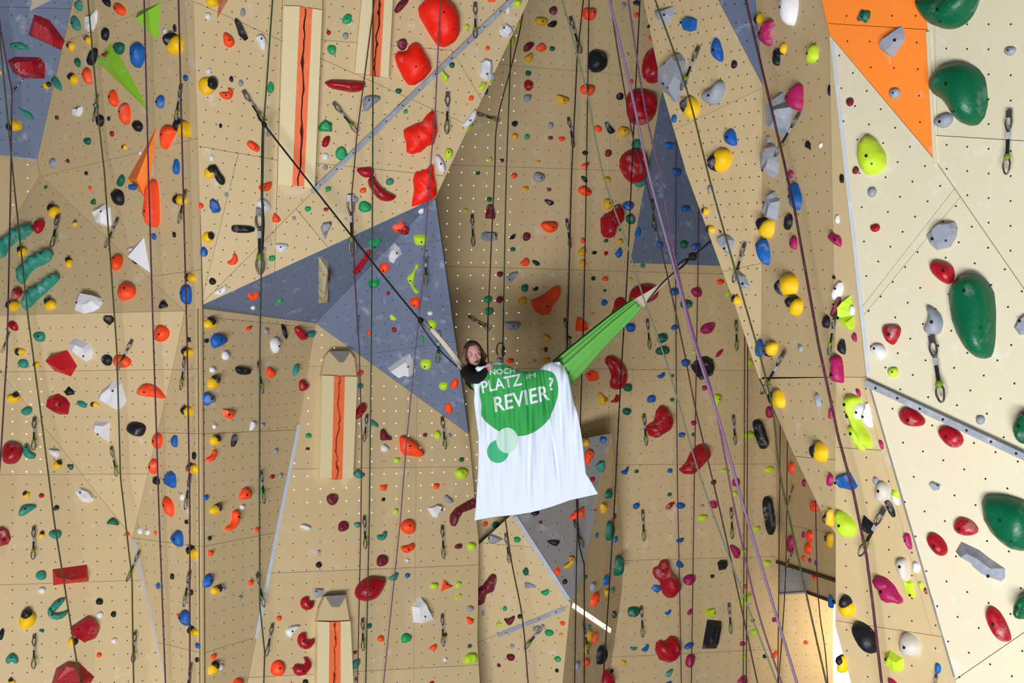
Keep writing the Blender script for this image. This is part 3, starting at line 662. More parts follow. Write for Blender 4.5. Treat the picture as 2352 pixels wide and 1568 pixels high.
HOLDS = """
@0,0
R q 335,130 460,180 490,230 570,375 515,450 255,315;R q 85,545 160,510 360,515 405,575 380,710 170,710 110,640
T p 95,400 130,380 200,375 260,430 255,450 120,440;T p 175,945 215,985 270,1000 305,1070 290,1090 225,1045
y o 140,1130 105 100 170;y o 425,770 70 60 40;T o 525,752 60 135 -30;T p 670,20 750,0 755,90 725,105 690,80;T o 695,215 75 140 -20
W q 800,130 890,85 900,120 885,210 840,275 780,280 770,190;K p 905,-15 1000,-15 1008,75 960,55;O p 1030,35 1080,25 1145,80 1150,130 1105,150 1045,110
K o 958,307 72 110;y o 800,365 60 70 135;y o 650,420 60 80 150;K o 845,515 80 165 30;E p 1015,385 1140,390 1130,470 1090,495 1060,490
E p 665,545 705,515 735,550 730,600 705,610;R q 1000,485 1040,490 1035,525 1000,515;W q 910,515 940,510 935,580 915,570;B o 1255,495 135 215
O p 765,625 795,605 840,645 840,750 810,770 760,720 750,670;y o 670,715 70 100 135;O o 1035,890 85 150 -5;O o 1140,1025 105 185
E p 835,930 900,930 895,985 850,965;K o 910,1085 70 115;K o 983,1068 32 40;K o 1248,1135 85 110 -35;B p 1405,910 1440,860 1490,860 1488,960 1450,985 1410,950
W q 670,965 755,955 765,1000 720,1050 655,1045;P o 517,1060 36 40;R o 1013,1205 38 55;E p 755,1245 830,1240 828,1290 800,1310 765,1290
y o 1127,1325 40 50 180;S o 487,1470 70 90;P o 615,1450 35 40;K o 780,1560 35 40;W q 1470,260 1505,255 1515,310 1470,310
O p 1475,1140 1530,1125 1600,1150 1605,1200 1540,1290 1500,1360 1475,1310 1455,1230;W q 1250,1370 1280,1350 1270,1390 1245,1395;Y o 8,655 20 50
@400,0
y o 340,10 120 110 60;W o 305,145 60 60;K q 560,155 600,195 670,350 660,378 635,375 580,325 540,185;S o 618,115 48 75
O p 445,295 480,300 530,335 550,395 500,435 450,410 440,350;W p 725,335 780,305 810,320 835,370 830,430 800,460 770,430 755,380
B o 108,703 45 60;W o 310,640 45 55;y o 295,775 145 170 30;y o 25,410 150 170 140;K o 10,255 30 70;K o 515,712 40 55;S o 600,750 45 65
O p 400,830 500,830 475,800 490,785 520,800 535,840 510,895 460,900 420,875;G o 868,790 65 105;S o 850,1203 50 55;K o 418,1132 30 45;y o 100,1165 125 150 150
O p 655,1280 690,1260 775,1320 760,1375 700,1355 655,1310;G p 1510,200 1520,150 1560,125 1600,135 1600,200 1560,220 1515,215;R o 1390,295 40 48;S o 1542,325 55 65
G p 1375,425 1400,405 1460,415 1455,490 1420,500 1380,465;R p 1340,730 1568,725 1715,740 1725,760 1690,820 1600,835 1500,815 1400,800
G q 1290,1150 1310,1110 1360,1065 1430,1105 1425,1190 1300,1185;R p 1330,1285 1350,1230 1410,1220 1400,1290 1370,1330 1325,1320;G d 1505,1385 110 125
W d 1362,1410 58 70;S o 1362,1510 45 55;W o 338,1425 45 60;y o 320,1560 110 100 60;K p 350,1475 390,1490 420,1560 455,1600 460,1650 420,1675 370,1620 345,1540
B o 30,1505 55 140
@800,0
P p 410,90 450,20 480,0 555,0 510,60 450,120 415,115;F p 625,80 700,0 760,-30 860,-25 960,60 1000,150 1005,290 960,370 870,420 800,410 730,310 640,160
P d 485,400 90 110;F p 415,510 440,475 490,480 530,460 550,410 600,390 650,410 690,480 740,570 750,630 680,710 600,765 540,765 500,720 440,600
F w 495,1170 570,1130 660,1100 700,1040 750,1000 785,1030 800,1110 805,1180 770,1300 720,1310 650,1370 570,1390 520,1370 520,1290 500,1230
F w 600,1550 700,1530 740,1480 770,1500 775,1560 785,1640 800,1740 780,1780 690,1830 565,1863 575,1780 590,1700 580,1620
L o 1065,243 48 55;O o 1290,5 70 35;W o 1440,90 40 70 20;L p 1480,0 1568,0 1550,60 1510,70;W q 1365,235 1415,195 1490,250 1490,290 1440,340 1380,335 1350,275
L p 1425,400 1460,330 1500,340 1495,400 1440,425;L o 1530,225 50 70 30;W q 1180,560 1230,520 1300,540 1310,620 1300,690 1250,730 1180,690 1175,620
S o 1300,690 40 60;L o 1290,725 50 50;L p 1165,780 1220,735 1255,750 1230,800 1200,825 1175,810;E p 1235,800 1260,790 1255,850 1220,860
O o 1105,885 50 50;O o 1253,435 38 45;W p 1030,1110 1060,1070 1130,980 1160,990 1155,1060 1110,1120 1060,1150 1030,1140;L o 1095,1145 50 70 30
E o 933,587 55 50;L p 800,640 835,600 870,660 900,680 895,740 870,745 840,690;E o 452,820 58 50;G o 515,1005 42 42
S p 125,875 210,855 300,875 280,910 230,940 170,1005 130,1000;L o 900,1385 80 95;W o 825,1480 80 180 -25;R p 65,1530 90,1510 220,1500 240,1568 200,1600 130,1600
K o 1497,1115 55 55;Y o 1498,1230 60 60;L o 1275,1437 42 45;P o 1382,1445 42 32;E o 1165,1560 40 35
@1200,0
P o 275,98 70 80;Y o 165,195 110 80;K p 215,235 260,190 310,185 300,240 250,250;P p 0,460 20,400 70,375 110,390 80,440 30,475
O p 115,430 165,380 210,420 210,450 160,470 120,455;E o 265,440 50 45;Y p 5,525 50,490 75,470 95,500 80,555 50,565 10,545;E o 50,662 50 50
R o 52,770 78 100;S q 10,860 90,855 80,900 45,925 5,925;Y p 295,860 350,865 415,880 415,920 340,955 310,900;S o 250,1133 50 58;G o 38,1232 50 50
P o 250,1243 42 36;O p 320,1235 380,1235 380,1265 345,1278 320,1260;Y o 140,1460 38 38;O p 540,90 570,80 650,70 660,130 630,185 540,180
K o 668,553 175 190;O p 515,770 640,765 648,810 610,870 580,855 520,850;Y p 795,290 830,260 825,300;S o 908,47 45 50;K p 988,30 1010,5 1050,10 1050,50 1010,50
O p 1000,130 1020,112 1050,120 1045,155 1005,160;K p 1120,235 1150,220 1152,255 1125,250;O d 1155,343 45 45;S q 930,475 960,475 962,505 930,505
R o 1180,600 215 305;O o 975,740 35 50;K o 875,870 62 65;R d 1057,965 270 300;O p 640,1140 680,1125 715,1165 700,1195 650,1180
K p 735,1110 750,1100 800,1150 835,1185 790,1210 760,1185;Y p 855,1180 880,1135 960,1155 960,1210 900,1240 860,1225;R o 1000,1497 260 300;T o 1020,1300 80 90
T o 1045,1630 120 110;P o 770,1380 60 65;K o 562,1378 50 40;O p 520,1490 600,1450 595,1490 560,1530 525,1510
S q 1185,60 1230,60 1280,85 1380,80 1365,170 1310,230 1270,235 1210,150;B q 1425,185 1470,145 1540,165 1580,200 1570,290 1510,290 1440,250
S q 1235,640 1330,575 1390,500 1430,500 1475,580 1470,790 1385,935 1335,900 1320,860 1210,750;B o 1370,1070 45 75;y o 1530,970 130 200 160
T o 1268,870 30 60;B p 1270,1280 1365,1280 1370,1310 1330,1355 1280,1330;B p 1340,1510 1430,1520 1420,1580 1370,1600 1345,1560
@1600,0
W p 790,-60 920,-60 955,0 955,100 920,200 880,240 840,220 790,140 760,50 765,0;y o 580,170 75 100 180
M p 555,290 600,220 720,195 730,280 710,400 685,430 650,410 590,350;B p 135,440 180,340 210,360 245,480 245,560 220,570 160,510;K o 342,582 52 70;K o 735,518 62 150
y o 790,440 70 95 200;L p 990,500 1010,460 1060,400 1110,430 1120,540 1090,565 1010,555;S p 60,850 90,800 160,790 240,740 265,800 250,880 200,940 150,950 80,900
M p 805,880 830,800 930,770 990,790 995,870 985,1000 950,1015 860,960;S q 665,900 690,850 745,810 800,830 830,930 930,1020 900,1120 860,1220 780,1240 690,1150
B p 255,1210 290,1170 345,1160 375,1310 350,1325 290,1300 260,1260;y o 240,1440 160 200 190;S d 652,1260 55 75;S q 585,1340 720,1305 745,1340 780,1500 760,1600 680,1620 620,1560
K q 985,1290 1010,1260 1040,1300 1040,1370 980,1320;W o 1122,1308 30 45 20;K o 1203,815 26 100;M o 855,1570 65 75;P d 1383,920 70 70;P d 1435,1535 60 70
@1952,0
L p 90,1290 155,1218 200,1225 260,1285 285,1340 325,1420 325,1510 280,1568 200,1575 150,1568 100,1500 80,1400
D p 635,0 680,100 740,180 830,240 920,265 1000,255 1080,200 1130,110 1160,0 1150,-60 650,-60;E w 75,150 95,130 100,95 130,88 150,105 185,105 185,150 175,200 145,212 120,180 85,185
S q 275,430 290,370 330,335 440,237 470,245 500,330 500,370 440,460 400,515 370,510;S o 410,840 90 105
D p 750,700 790,640 860,580 970,560 1060,575 1140,630 1200,720 1220,820 1235,950 1210,1070 1160,1130 1100,1138 1040,1110 970,1030 920,950 880,900 800,840 760,780
S o 1450,462 90 88;S p 765,1100 800,1040 880,1010 930,1040 930,1110 860,1160 800,1140
@0,400
T w 10,600 70,585 110,510 170,510 200,480 265,480 270,540 220,600 170,600 100,670 90,740 55,755 15,720
T w 185,860 240,810 290,740 340,745 370,710 440,705 460,740 440,800 390,830 340,840 290,890 265,970 230,990 195,940
T w 245,1060 280,1030 340,1030 390,970 480,915 510,930 505,970 440,1050 350,1140 320,1190 270,1222 235,1170
E p 390,110 435,105 415,145;y o 485,340 100 85 130;R o 355,473 98 122;y o 675,450 40 45 90;O p 800,110 825,105 835,130 820,155 800,130
E p 810,255 860,210 875,250 850,280 820,270;E p 1060,60 1105,0 1130,15 1140,60 1100,115 1065,110;K o 1075,207 120 145 -25;B o 1283,117 70 60
O p 1330,300 1360,150 1390,60 1420,45 1445,100 1448,400 1430,470 1400,485 1360,450 1355,400 1330,390;W q 840,320 970,255 1010,300 1020,460 990,480 910,470 860,380
W q 1175,665 1210,660 1200,700 1180,695;K p 1180,755 1240,790 1250,815 1210,800;B o 1390,560 48 60 -20;O o 1055,800 108 130;O o 1145,1065 150 155
y o 205,705 80 75 140;y o 625,805 55 75 120;R o 155,1080 90 110;y o 125,1190 95 85 180;y o 460,1178 95 90 140
W q 675,1090 710,1070 910,1130 920,1170 905,1220 850,1250 770,1260 680,1215;K q 925,1290 945,1265 1010,1265 1040,1310 985,1365 930,1315
K q 1425,1200 1440,1150 1480,1138 1520,1190 1510,1205 1450,1212;R p 80,1340 115,1310 160,1340 165,1400 140,1415 90,1385;T p 310,1440 340,1420 400,1415 412,1470 390,1510 350,1510 320,1480
W q 615,1520 690,1465 800,1520 830,1560 835,1600 820,1660 770,1690 690,1640 620,1580;O o 1460,1432 135 150;y o 185,1595 95 70 180
@400,400
K o 5,545 30 55;O p 755,110 800,85 880,60 885,110 850,155 790,155 760,135;W p 740,260 760,225 820,215 880,290 865,325 825,345 780,320;y o 75,230 100 95 170
O p 218,245 270,275 260,310 218,315;B q 320,230 345,208 400,240 425,320 405,350 345,355 315,300;S o 467,185 32 45;K p 512,470 540,455 730,470 722,530 525,530
O p 880,400 895,350 910,342 965,410 950,435 885,437;S o 1078,397 38 38;G o 1203,313 62 50;R o 1368,318 48 38;G o 1388,132 55 48;y o 300,570 100 100 20
B p 230,690 262,637 305,690 300,735 265,750 232,730;S q 1315,480 1340,430 1420,418 1425,450 1395,510 1355,600 1330,545;W p 900,640 935,615 1030,630 1025,670 970,712 930,690
O p 470,790 525,760 530,708 560,715 580,780 545,820 490,815;G o 882,757 62 55;S o 812,675 35 40;y o 160,930 90 85 170;B o 122,1080 100 175;K o 345,965 65 68
W p 355,1050 440,1010 470,980 485,1040 440,1085 380,1085;O p 655,1070 685,1040 720,1070 775,1075 750,1115 690,1130 660,1105;W q 685,1190 715,1175 738,1205 715,1228 690,1215
G o 950,1135 55 42;y o 320,1345 100 95 40;B p 320,1490 350,1440 400,1430 460,1470 465,1510 430,1530 380,1568 340,1568;O p 625,1395 690,1355 695,1385 660,1420;S o 825,1412 40 60
K q 955,1345 970,1340 1025,1480 1015,1492 990,1465 965,1420;R p 1070,1385 1100,1370 1150,1400 1195,1460 1185,1490 1140,1495 1090,1440;T o 1225,1440 75 65
W p 855,1510 900,1455 945,1500 940,1570 905,1625 870,1580;K o 135,1490 38 48;K o 287,1500 38 42
@800,400
R p 180,40 240,10 250,60 330,150 435,195 410,235 340,250 270,230 200,140 175,80;O o 133,147 60 52;S q 20,230 60,180 100,210 90,260 20,275;G d 148,295 115 105;T d 373,68 75 65
W p 620,320 660,300 690,315 670,350 635,355;O p 388,440 440,435 500,430 515,460 460,490 425,520 395,510;R o 505,495 90 85;G p 170,600 205,565 250,590 290,590 290,620 230,650 180,640
L p 580,560 620,540 710,545 720,580 700,635 650,630 600,635;W q 355,720 385,650 420,615 470,660 485,715 450,740 415,805 355,790
R p 5,870 60,820 150,740 210,660 220,690 160,770 80,860 20,885;O p 270,840 310,790 370,800 380,850 330,890 275,890
L w 620,800 645,805 640,830 600,880 605,930 580,980 600,1030 635,1045 630,1068 600,1060 560,1000 530,945 530,910 580,890 605,830;G q 165,975 190,940 290,940 285,990 235,1035 180,1010
R o 360,1068 32 40;O p 540,1135 590,1110 640,1100 655,1160 625,1210 570,1185;W o 737,1250 50 36;L o 752,1352 95 80;L q 365,1275 390,1260 440,1300 420,1318 375,1300
R o 413,1397 48 45;O o 185,1427 42 36;G o 663,1475 48 45;L o 1055,330 45 48;E o 1268,228 50 45;P p 1245,280 1275,268 1300,290 1322,390 1305,412 1275,398 1235,405 1230,380
S q 1190,540 1220,515 1330,515 1355,545 1345,595 1250,608 1190,590;K p 1435,585 1490,530 1508,545 1490,590;E o 1480,677 45 42;P o 1365,900 52 56
S q 1410,940 1450,890 1525,865 1540,890 1490,950 1440,995 1415,975;G o 1255,1128 70 70;P o 1362,1128 58 72 20;G o 1262,1235 78 75;S p 1405,1325 1545,1330 1545,1370 1500,1410 1440,1405 1405,1360
Y p 1510,1165 1568,1090 1605,1130 1590,1175 1540,1180;O p 1545,810 1568,770 1600,745 1633,790 1610,830 1568,830;O o 1490,15 60 50
@1200,400
S o 143,30 100 90;Y o 25,132 55 42;P o 238,140 38 36;K p 185,230 240,230 285,255 270,280 235,285;O p 155,465 175,430 290,425 312,465 300,510 240,535 190,505;P o 35,563 70 75
K p 80,775 110,775 155,800 150,828 110,820;E o 20,1025 60 75;K p 70,1050 140,995 138,1055
O p 75,1145 90,1130 160,1100 230,1050 290,1005 325,1015 332,1070 300,1140 260,1180 230,1265 180,1270 110,1235 85,1180
K p 520,15 560,25 585,60 580,82 540,60;O p 495,130 545,100 620,150 615,190 560,200 500,170;O o 543,597 45 48;Y p 485,720 540,640 575,690 550,740 500,740;K o 645,707 42 36;Y o 540,805 55 75
Y p 705,45 760,15 795,50 780,80 720,75;Y o 765,270 82 105;B o 950,285 90 88;R p 700,400 740,360 800,330 825,275 860,280 900,340 890,430 830,490 815,560 790,580 730,570 705,530
E o 970,405 80 95;K q 862,490 900,485 880,520;E o 750,600 40 36;Y o 878,605 52 46;R o 750,713 38 40;B q 825,720 880,650 905,690 895,740 860,760;B p 1005,570 1020,490 1045,470 1070,520 1050,560
B o 1465,310 90 60;B o 1230,635 62 70;E o 1448,632 80 75;B p 1500,660 1520,620 1590,620 1600,670 1530,690;T o 1080,825 45 42;T o 1360,840 30 45;K o 637,938 36 42;O o 743,942 58 45
Y o 972,945 36 32;E o 740,1047 30 30;B o 735,1157 58 58;Y o 628,1260 36 36;R o 1080,1085 260 180 -15;R p 785,1280 820,1200 830,1130 870,1100 910,1120 920,1170 890,1230
O q 475,1350 490,1280 540,1320 590,1360 595,1400 560,1418 475,1418;B o 970,1380 85 80;K p 405,1450 455,1470 420,1490;Y p 170,1440 200,1435 255,1470 245,1500 210,1510 195,1475
B o 1365,1058 80 75;M p 1510,1040 1568,1010 1600,1030 1610,1100 1560,1115 1525,1080;E o 1470,1170 100 85;B p 1330,1380 1370,1345 1405,1370 1390,1400 1345,1405;E o 1255,1475 95 85 -20
@1600,400
S o 130,135 52 70;y o 85,333 55 70 180;y o 135,497 70 70 180;S q 175,590 260,535 310,560 348,610 330,670 295,735 250,710;S q 330,880 390,865 450,920 485,1020 470,1045 400,1035 350,930
S q 605,290 625,210 690,140 730,160 745,215 790,270 770,340 735,430 690,430 640,390 605,330;B p 850,110 880,65 920,80 940,140 975,220 970,290 935,340 900,320 870,260 850,180
y o 655,490 180 170 150;K o 840,430 88 140 10;B p 555,630 600,565 640,580 680,660 690,740 675,835 645,825 600,750 560,690;M p 842,590 860,555 915,560 925,640 905,690 870,675
y o 855,1000 180 220 190;y o 915,1195 140 150 140;K o 1180,1330 78 120 -5;y o 365,1135 75 85 160;y o 690,1570 140 140 170;B o 580,1570 80 160;S o 940,1570 45 70;O o 210,970 60 50
L o 280,1078 35 55;M p 25,1400 60,1345 150,1328 158,1370 120,1440 50,1440;W p 1245,400 1285,350 1290,445 1265,445;M p 1197,545 1230,515 1250,530 1260,555 1305,565 1308,675 1250,630 1205,580
K p 1215,925 1250,905 1253,960;W p 1225,1070 1250,1010 1320,950 1325,1080 1240,1150;P o 1265,1195 50 190 20;L q 1285,1200 1340,1130 1400,1080 1405,1180 1420,1270 1415,1410 1370,1415 1280,1340
W o 1405,1225 45 90;M p 1395,1460 1440,1410 1448,1520 1425,1510;K p 1265,1560 1330,1460 1348,1568 1340,1630 1310,1620;K o 1312,42 34 80
@1952,400
S o 203,165 82 88;R d 230,485 82 75;S q 685,530 730,480 810,422 950,435 972,500 960,580 900,670 780,685 720,620;R p 730,820 750,780 810,770 900,810 940,860 940,950 900,1000 860,995 790,940 745,880
D p 920,1100 940,1000 990,930 1080,895 1180,905 1250,970 1300,1090 1305,1250 1290,1480 1270,1600 1240,1660 1180,1670 1100,1640 1040,1568 980,1440 940,1310
S p 665,1380 700,1340 720,1260 695,1190 720,1175 790,1220 840,1300 835,1380 810,1440 770,1455 690,1440;R p 295,1400 310,1360 370,1355 450,1365 465,1410 440,1480 400,1540 370,1540 320,1490
S q 1470,1370 1510,1290 1568,1240 1620,1260 1640,1400 1580,1450 1520,1450;W p 190,1568 220,1520 300,1530 330,1590 320,1640 270,1680 200,1600
@0,800
T p 170,130 190,95 250,95 258,150 240,180 200,175 175,150;y o 335,145 50 55 180;K o 968,103 95 100;O d 1105,115 155 115 15;E p -10,190 30,210 -10,230;y o 120,450 110 75 90
K q 575,395 620,335 670,380 670,415 600,430;R q 440,500 455,430 530,400 600,440 632,495 610,595 530,600 440,530;T o 742,500 90 55 25;y o 858,505 55 55 180
W q 890,440 930,370 1000,310 1030,275 1100,310 1140,470 1110,510 1060,560 1000,510 900,460;O p 1245,390 1280,335 1350,308 1430,345 1490,430 1480,450 1400,435 1310,435 1250,415
T p 190,565 240,520 290,530 285,580 245,608 195,590;W q 835,720 855,650 990,655 990,710 975,850 900,800 835,750;K o 1235,722 150 135 20;O p 1385,800 1420,755 1475,775 1470,870 1435,912 1390,880 1375,830
R o 107,942 182 188;T p 200,880 235,855 265,900 280,940 325,955 320,990 260,995 210,960;W q 412,925 440,910 540,920 540,960 515,988;y o 515,1050 75 75 60
E p 600,1045 630,1050 660,1040 662,1085 640,1100 610,1075;O p 1340,1050 1390,985 1435,1010 1435,1080 1400,1145 1350,1100;K o 1415,1190 65 75;y o 238,1322 60 60 150;R o 373,1325 46 42
T p 170,1480 190,1420 260,1402 335,1415 280,1460 240,1500 190,1520;K o 507,1437 55 48;W q 665,1290 695,1245 790,1275 855,1330 855,1360 810,1385 740,1380
O p 1475,1400 1490,1335 1530,1340 1580,1400 1575,1510 1540,1510 1490,1460;B p 1540,830 1568,785 1605,780 1608,890 1570,890;B q 1485,1180 1500,1120 1545,1095 1590,1130 1602,1200 1595,1255 1540,1260 1495,1230
@400,800
y o 135,40 95 85 150;W p 428,60 440,20 470,20 498,70 480,105 455,108 430,90;W o 343,193 48 58;K p 545,190 555,160 680,175 678,235 610,240 560,225;O p 825,200 840,160 900,200 912,235 870,275 825,235
T o 1090,190 50 105 15;R p 1115,320 1130,285 1155,280 1205,330 1205,360 1180,380 1130,390;y o 345,315 95 105 50;B p 250,420 285,385 330,420 360,465 355,490 320,495 290,522 270,510
O q 425,545 530,560 555,600 520,645 440,610;W o 362,702 36 45;W p 675,752 685,690 690,650 730,660 725,710;S o 795,690 40 40;y o 130,565 100 85 160;y o 365,830 85 90 40;K o 530,830 40 120 8
O p 275,990 330,960 345,905 370,925 370,980 330,1022 285,1020;S o 912,925 40 52 15;K o 185,965 38 70;y o 185,1085 85 90 140;O o 118,1090 24 45;W o 75,1335 45 65;B o 282,1342 46 50
R o 882,1155 38 42;S o 955,1148 36 50;O p 580,1310 620,1245 660,1255 685,1320 680,1360 580,1360;G o 790,1280 36 55;W o 610,1428 42 46;y o 365,1450 90 90 40;K o 115,1562 38 42
G o 1208,788 55 45;K q 1183,890 1222,890 1222,918 1183,918;P d 1422,1358 108 100
@800,800
O o 107,222 55 48;T o 107,340 48 52;R o 105,565 75 170 30;T p 190,655 205,640 270,690 270,712 200,695;P p 285,740 305,722 330,740 350,780 390,800 390,825 350,825 290,835 285,790
O p 455,800 480,795 560,820 610,860 640,905 678,925 675,960 640,975 580,965 500,965 470,930 460,860;W q 285,880 310,855 380,905 330,940 295,925;L q 405,985 465,985 465,1030 410,1030
P o 690,780 42 36;L o 800,780 60 75;S o 910,785 36 40;E o 1017,1003 45 42;L d 1015,1125 120 95;O o 790,1240 58 50;O q 280,1230 350,1225 340,1285 285,1280;S p 860,1325 885,1320 945,1370 945,1390 870,1395
K o 315,1360 34 36;L o 425,1465 46 48;W q 705,1440 790,1400 850,1415 860,1465 800,1530 760,1520
P w 915,1500 960,1440 1040,1390 1110,1350 1145,1360 1140,1430 1080,1460 1020,1480 985,1530 965,1600 930,1600 912,1560;T p 45,1120 80,1078 115,1120 150,1130 140,1160 90,1175 55,1150
W q 345,190 470,100 560,40 590,100 605,200 590,235 520,230 460,262;L o 700,137 105 90;L o 858,335 82 65;O p 910,345 940,280 970,260 1000,300 985,345 940,355;O d 905,535 75 85
O o 1455,113 60 48;S o 1357,105 52 50
@1200,800
Y p 160,120 200,80 240,85 245,110 210,150 170,150;S o 103,115 32 32;P o 208,10 36 45;R p 740,100 760,65 800,65 860,100 910,160 930,240 920,310 880,365 830,375 790,350 785,310 800,250 780,180 745,130
O q 560,230 610,190 660,210 690,280 650,300 590,295;E o 945,352 82 72;Y p 675,400 700,395 740,440 770,450 755,490 715,520 690,500;R p 790,475 830,450 840,405 868,430 862,488 800,490;E o 937,567 80 62 15
B p 1200,245 1240,235 1275,205 1278,250 1240,278;E o 1350,248 30 32;B o 1158,455 75 72;E o 1345,462 38 38;R p 1105,710 1130,675 1180,650 1200,560 1235,512 1290,530 1335,620 1340,680 1310,740 1240,780 1200,808 1140,780
B o 1465,130 75 75;E o 1258,20 120 85;L o 1545,30 40 40;M o 1540,670 50 45;B o 1432,778 62 45;E o 1535,775 36 32;B o 725,825 65 62;Y o 575,850 65 75;O p 560,940 600,900 655,940 620,1000 600,1040 565,1060 550,1000
T q 645,1060 690,1010 745,1000 745,1080 720,1122 680,1110;R o 630,1180 50 42;E o 765,1310 85 85;Y p 680,1385 720,1385 760,1425 750,1470 715,1492 690,1450
R p 1405,1080 1470,1020 1510,930 1568,870 1610,858 1650,880 1672,940 1665,990 1620,1030 1570,1090 1520,1130 1450,1125;B p 880,1100 920,1095 945,1055 955,1080 935,1135 900,1135
E o 1025,1107 40 36;B o 1325,1100 48 42;E o 1322,1315 38 38;B p 985,1410 1020,1385 1055,1395 1050,1430 1010,1455;R p 1280,1440 1310,1390 1365,1378 1360,1410 1310,1455;B p 1380,1410 1405,1375 1470,1410 1440,1445 1400,1440
P o 825,1510 36 45
@1600,800
M p 165,80 185,30 230,0 235,20 195,80;K q -65,150 -20,110 40,70 90,62 150,95 170,170 150,240 80,275 40,290 0,250;M o 68,357 42 48;L o 175,458 82 100;L o 475,130 46 70
K p 500,670 520,638 555,635 590,690 610,780 635,860 620,895 580,912 555,870 520,770;L o 463,780 100 70;L o 650,1090 75 65;M o 650,575 60 110;L o 253,1100 72 32;M o 350,1205 70 75;P o 150,1205 45 50
L o 340,1310 45 55;M o 145,1405 70 75;S o 48,1418 36 32;K p 590,1390 605,1335 640,1325 660,1360 675,1500 690,1620 660,1690 625,1640 600,1500;O o 868,1075 70 105;M o 975,1210 45 60;O o 1070,1425 85 90
y o 755,455 140 160 200;S o 1103,468 55 115 -25;M o 1218,585 42 95;y o 1135,930 150 160 200;M o 1212,1185 62 110;B q 1245,1190 1300,1140 1380,1095 1465,1200 1420,1260 1330,1275 1290,1288 1250,1250
M p 1215,230 1240,160 1215,100 1235,65 1290,55 1320,100 1330,310 1290,315 1230,290;M p 1430,370 1470,362 1490,440 1450,410
L w 1335,490 1360,440 1450,430 1480,470 1440,520 1450,600 1510,680 1590,760 1600,860 1500,800 1420,690 1370,580;L w 1360,740 1400,700 1450,720 1520,830 1525,905 1460,870 1390,800
W o 1475,560 110 145;K o 1360,600 30 60
@1952,800
W p 140,540 150,470 180,540 215,660 215,710 150,670 100,630;M p 255,830 295,825 315,905 290,900;L o 393,215 92 100;R p 450,590 480,540 530,522 600,550 670,610 680,650 650,690 570,705 500,690 460,640
R p 805,740 840,700 900,695 970,720 1020,780 1020,840 980,890 920,890 850,840 815,790;S o 1178,645 82 82;D p 1485,720 1520,630 1568,585 1640,560 1660,800 1600,860 1568,870 1520,830
S q 712,1225 745,1190 825,1215 810,1270 765,1285;D p 1212,1400 1250,1350 1350,1330 1440,1328 1568,1350 1660,1400 1700,1600 1650,1780 1568,1798 1480,1795 1400,1750 1310,1680 1240,1570
C o 305,1288 130 180;S o 240,1190 50 70;W p 375,1300 440,1330 455,1410 390,1380;L q 380,1280 435,1270 455,1350 395,1330;K p 310,1385 360,1370 410,1440 425,1515 370,1480
@0,1168
R q -60,200 5,155 70,190 100,260 80,320 0,350 -70,320;y o 375,240 55 55 100;T d 498,232 115 75;O o 1145,228 45 36;W o 1262,200 42 62;W o 1330,210 42 58;O o 1405,218 28 36;T d 370,602 95 80 -10
E p 960,130 985,95 1020,78 1080,135 1060,152 1010,140 965,145;W o 378,735 70 56;B o 1430,695 38 58;K o 1555,610 36 55;T p 425,930 440,880 470,930 500,950 560,935 600,905 605,935 570,985 500,1005 445,980
T p 450,890 500,820 580,797 575,830 520,910 490,938;K o 895,837 65 58;K o 1022,950 50 52;W d 898,958 60 60;y o 245,1000 150 160 110;E p 340,1095 380,1080 398,1090 395,1122
R q 640,1060 770,958 860,1000 900,1075 870,1165 770,1205 640,1130;y o 650,1195 80 75 0;W p 992,1185 1030,1160 1055,1165 1048,1215 1020,1212;O o 892,1318 46 48
T p 50,1370 70,1320 110,1295 160,1340 170,1390 130,1395 110,1370 80,1405;K o 15,1130 40 110;R q 480,1568 500,1440 590,1375 700,1385 845,1505 815,1568 800,1650 500,1650;y o 105,1565 70 50 120
@400,1168
B p 0,235 40,185 90,210 95,335 60,342 0,310 -30,260;y o 175,400 95 110 150;O o 325,400 50 52;O o 740,190 38 46;K o 317,265 34 42;B p 255,630 300,575 340,620 335,690 290,715 255,690
O p 440,170 520,120 510,40 540,5 575,40 580,100 530,180 470,200;y o 370,735 80 75 30;S o 443,723 36 40;O o 686,665 45 52 30;S o 588,800 38 42;K o 160,752 32 52
B p 40,980 80,920 125,905 160,940 150,1045 110,1050 60,1010;O o 38,955 26 30;y o 185,1108 95 75 150;B o 218,1232 48 50;K o 210,1358 34 48;O o 350,1330 48 56;y o 345,1445 85 95 50;W o 413,1425 50 56
O p 520,1568 540,1530 570,1520 610,1560 620,1620 520,1620;W p 1125,170 1150,130 1235,165 1225,190 1190,195 1165,175;P d 1520,160 95 92;S o 1300,388 34 36;K d 1300,505 56 56
S q 1240,740 1255,715 1345,720 1330,800 1265,808;R p 1130,850 1145,800 1190,788 1215,800 1205,830 1225,835 1250,820 1262,860 1240,905 1190,915 1150,895
R p 1105,1190 1115,1130 1155,1110 1190,1130 1180,1170 1210,1190 1255,1160 1262,1200 1230,1255 1180,1268 1125,1240;R p 1065,1430 1085,1395 1120,1400 1160,1410 1175,1380 1155,1335 1190,1340 1230,1390 1230,1430 1180,1495 1120,1505 1080,1475
O p 865,1440 880,1380 930,1360 980,1385 1000,1430 985,1500 920,1508 870,1480;O o 942,987 50 48;W p 1000,1090 1030,1060 1120,1045 1130,1070 1080,1110 1045,1165 1010,1125;K o 1180,1560 50 50
@800,1168
T p 45,125 100,120 115,160 80,180 50,150;T p 250,235 300,240 310,205 340,200 345,240 325,285 265,285;O o 535,163 135 130;O p 462,340 520,335 580,300 600,360 530,405 490,390;W p 500,460 530,440 558,470 530,485
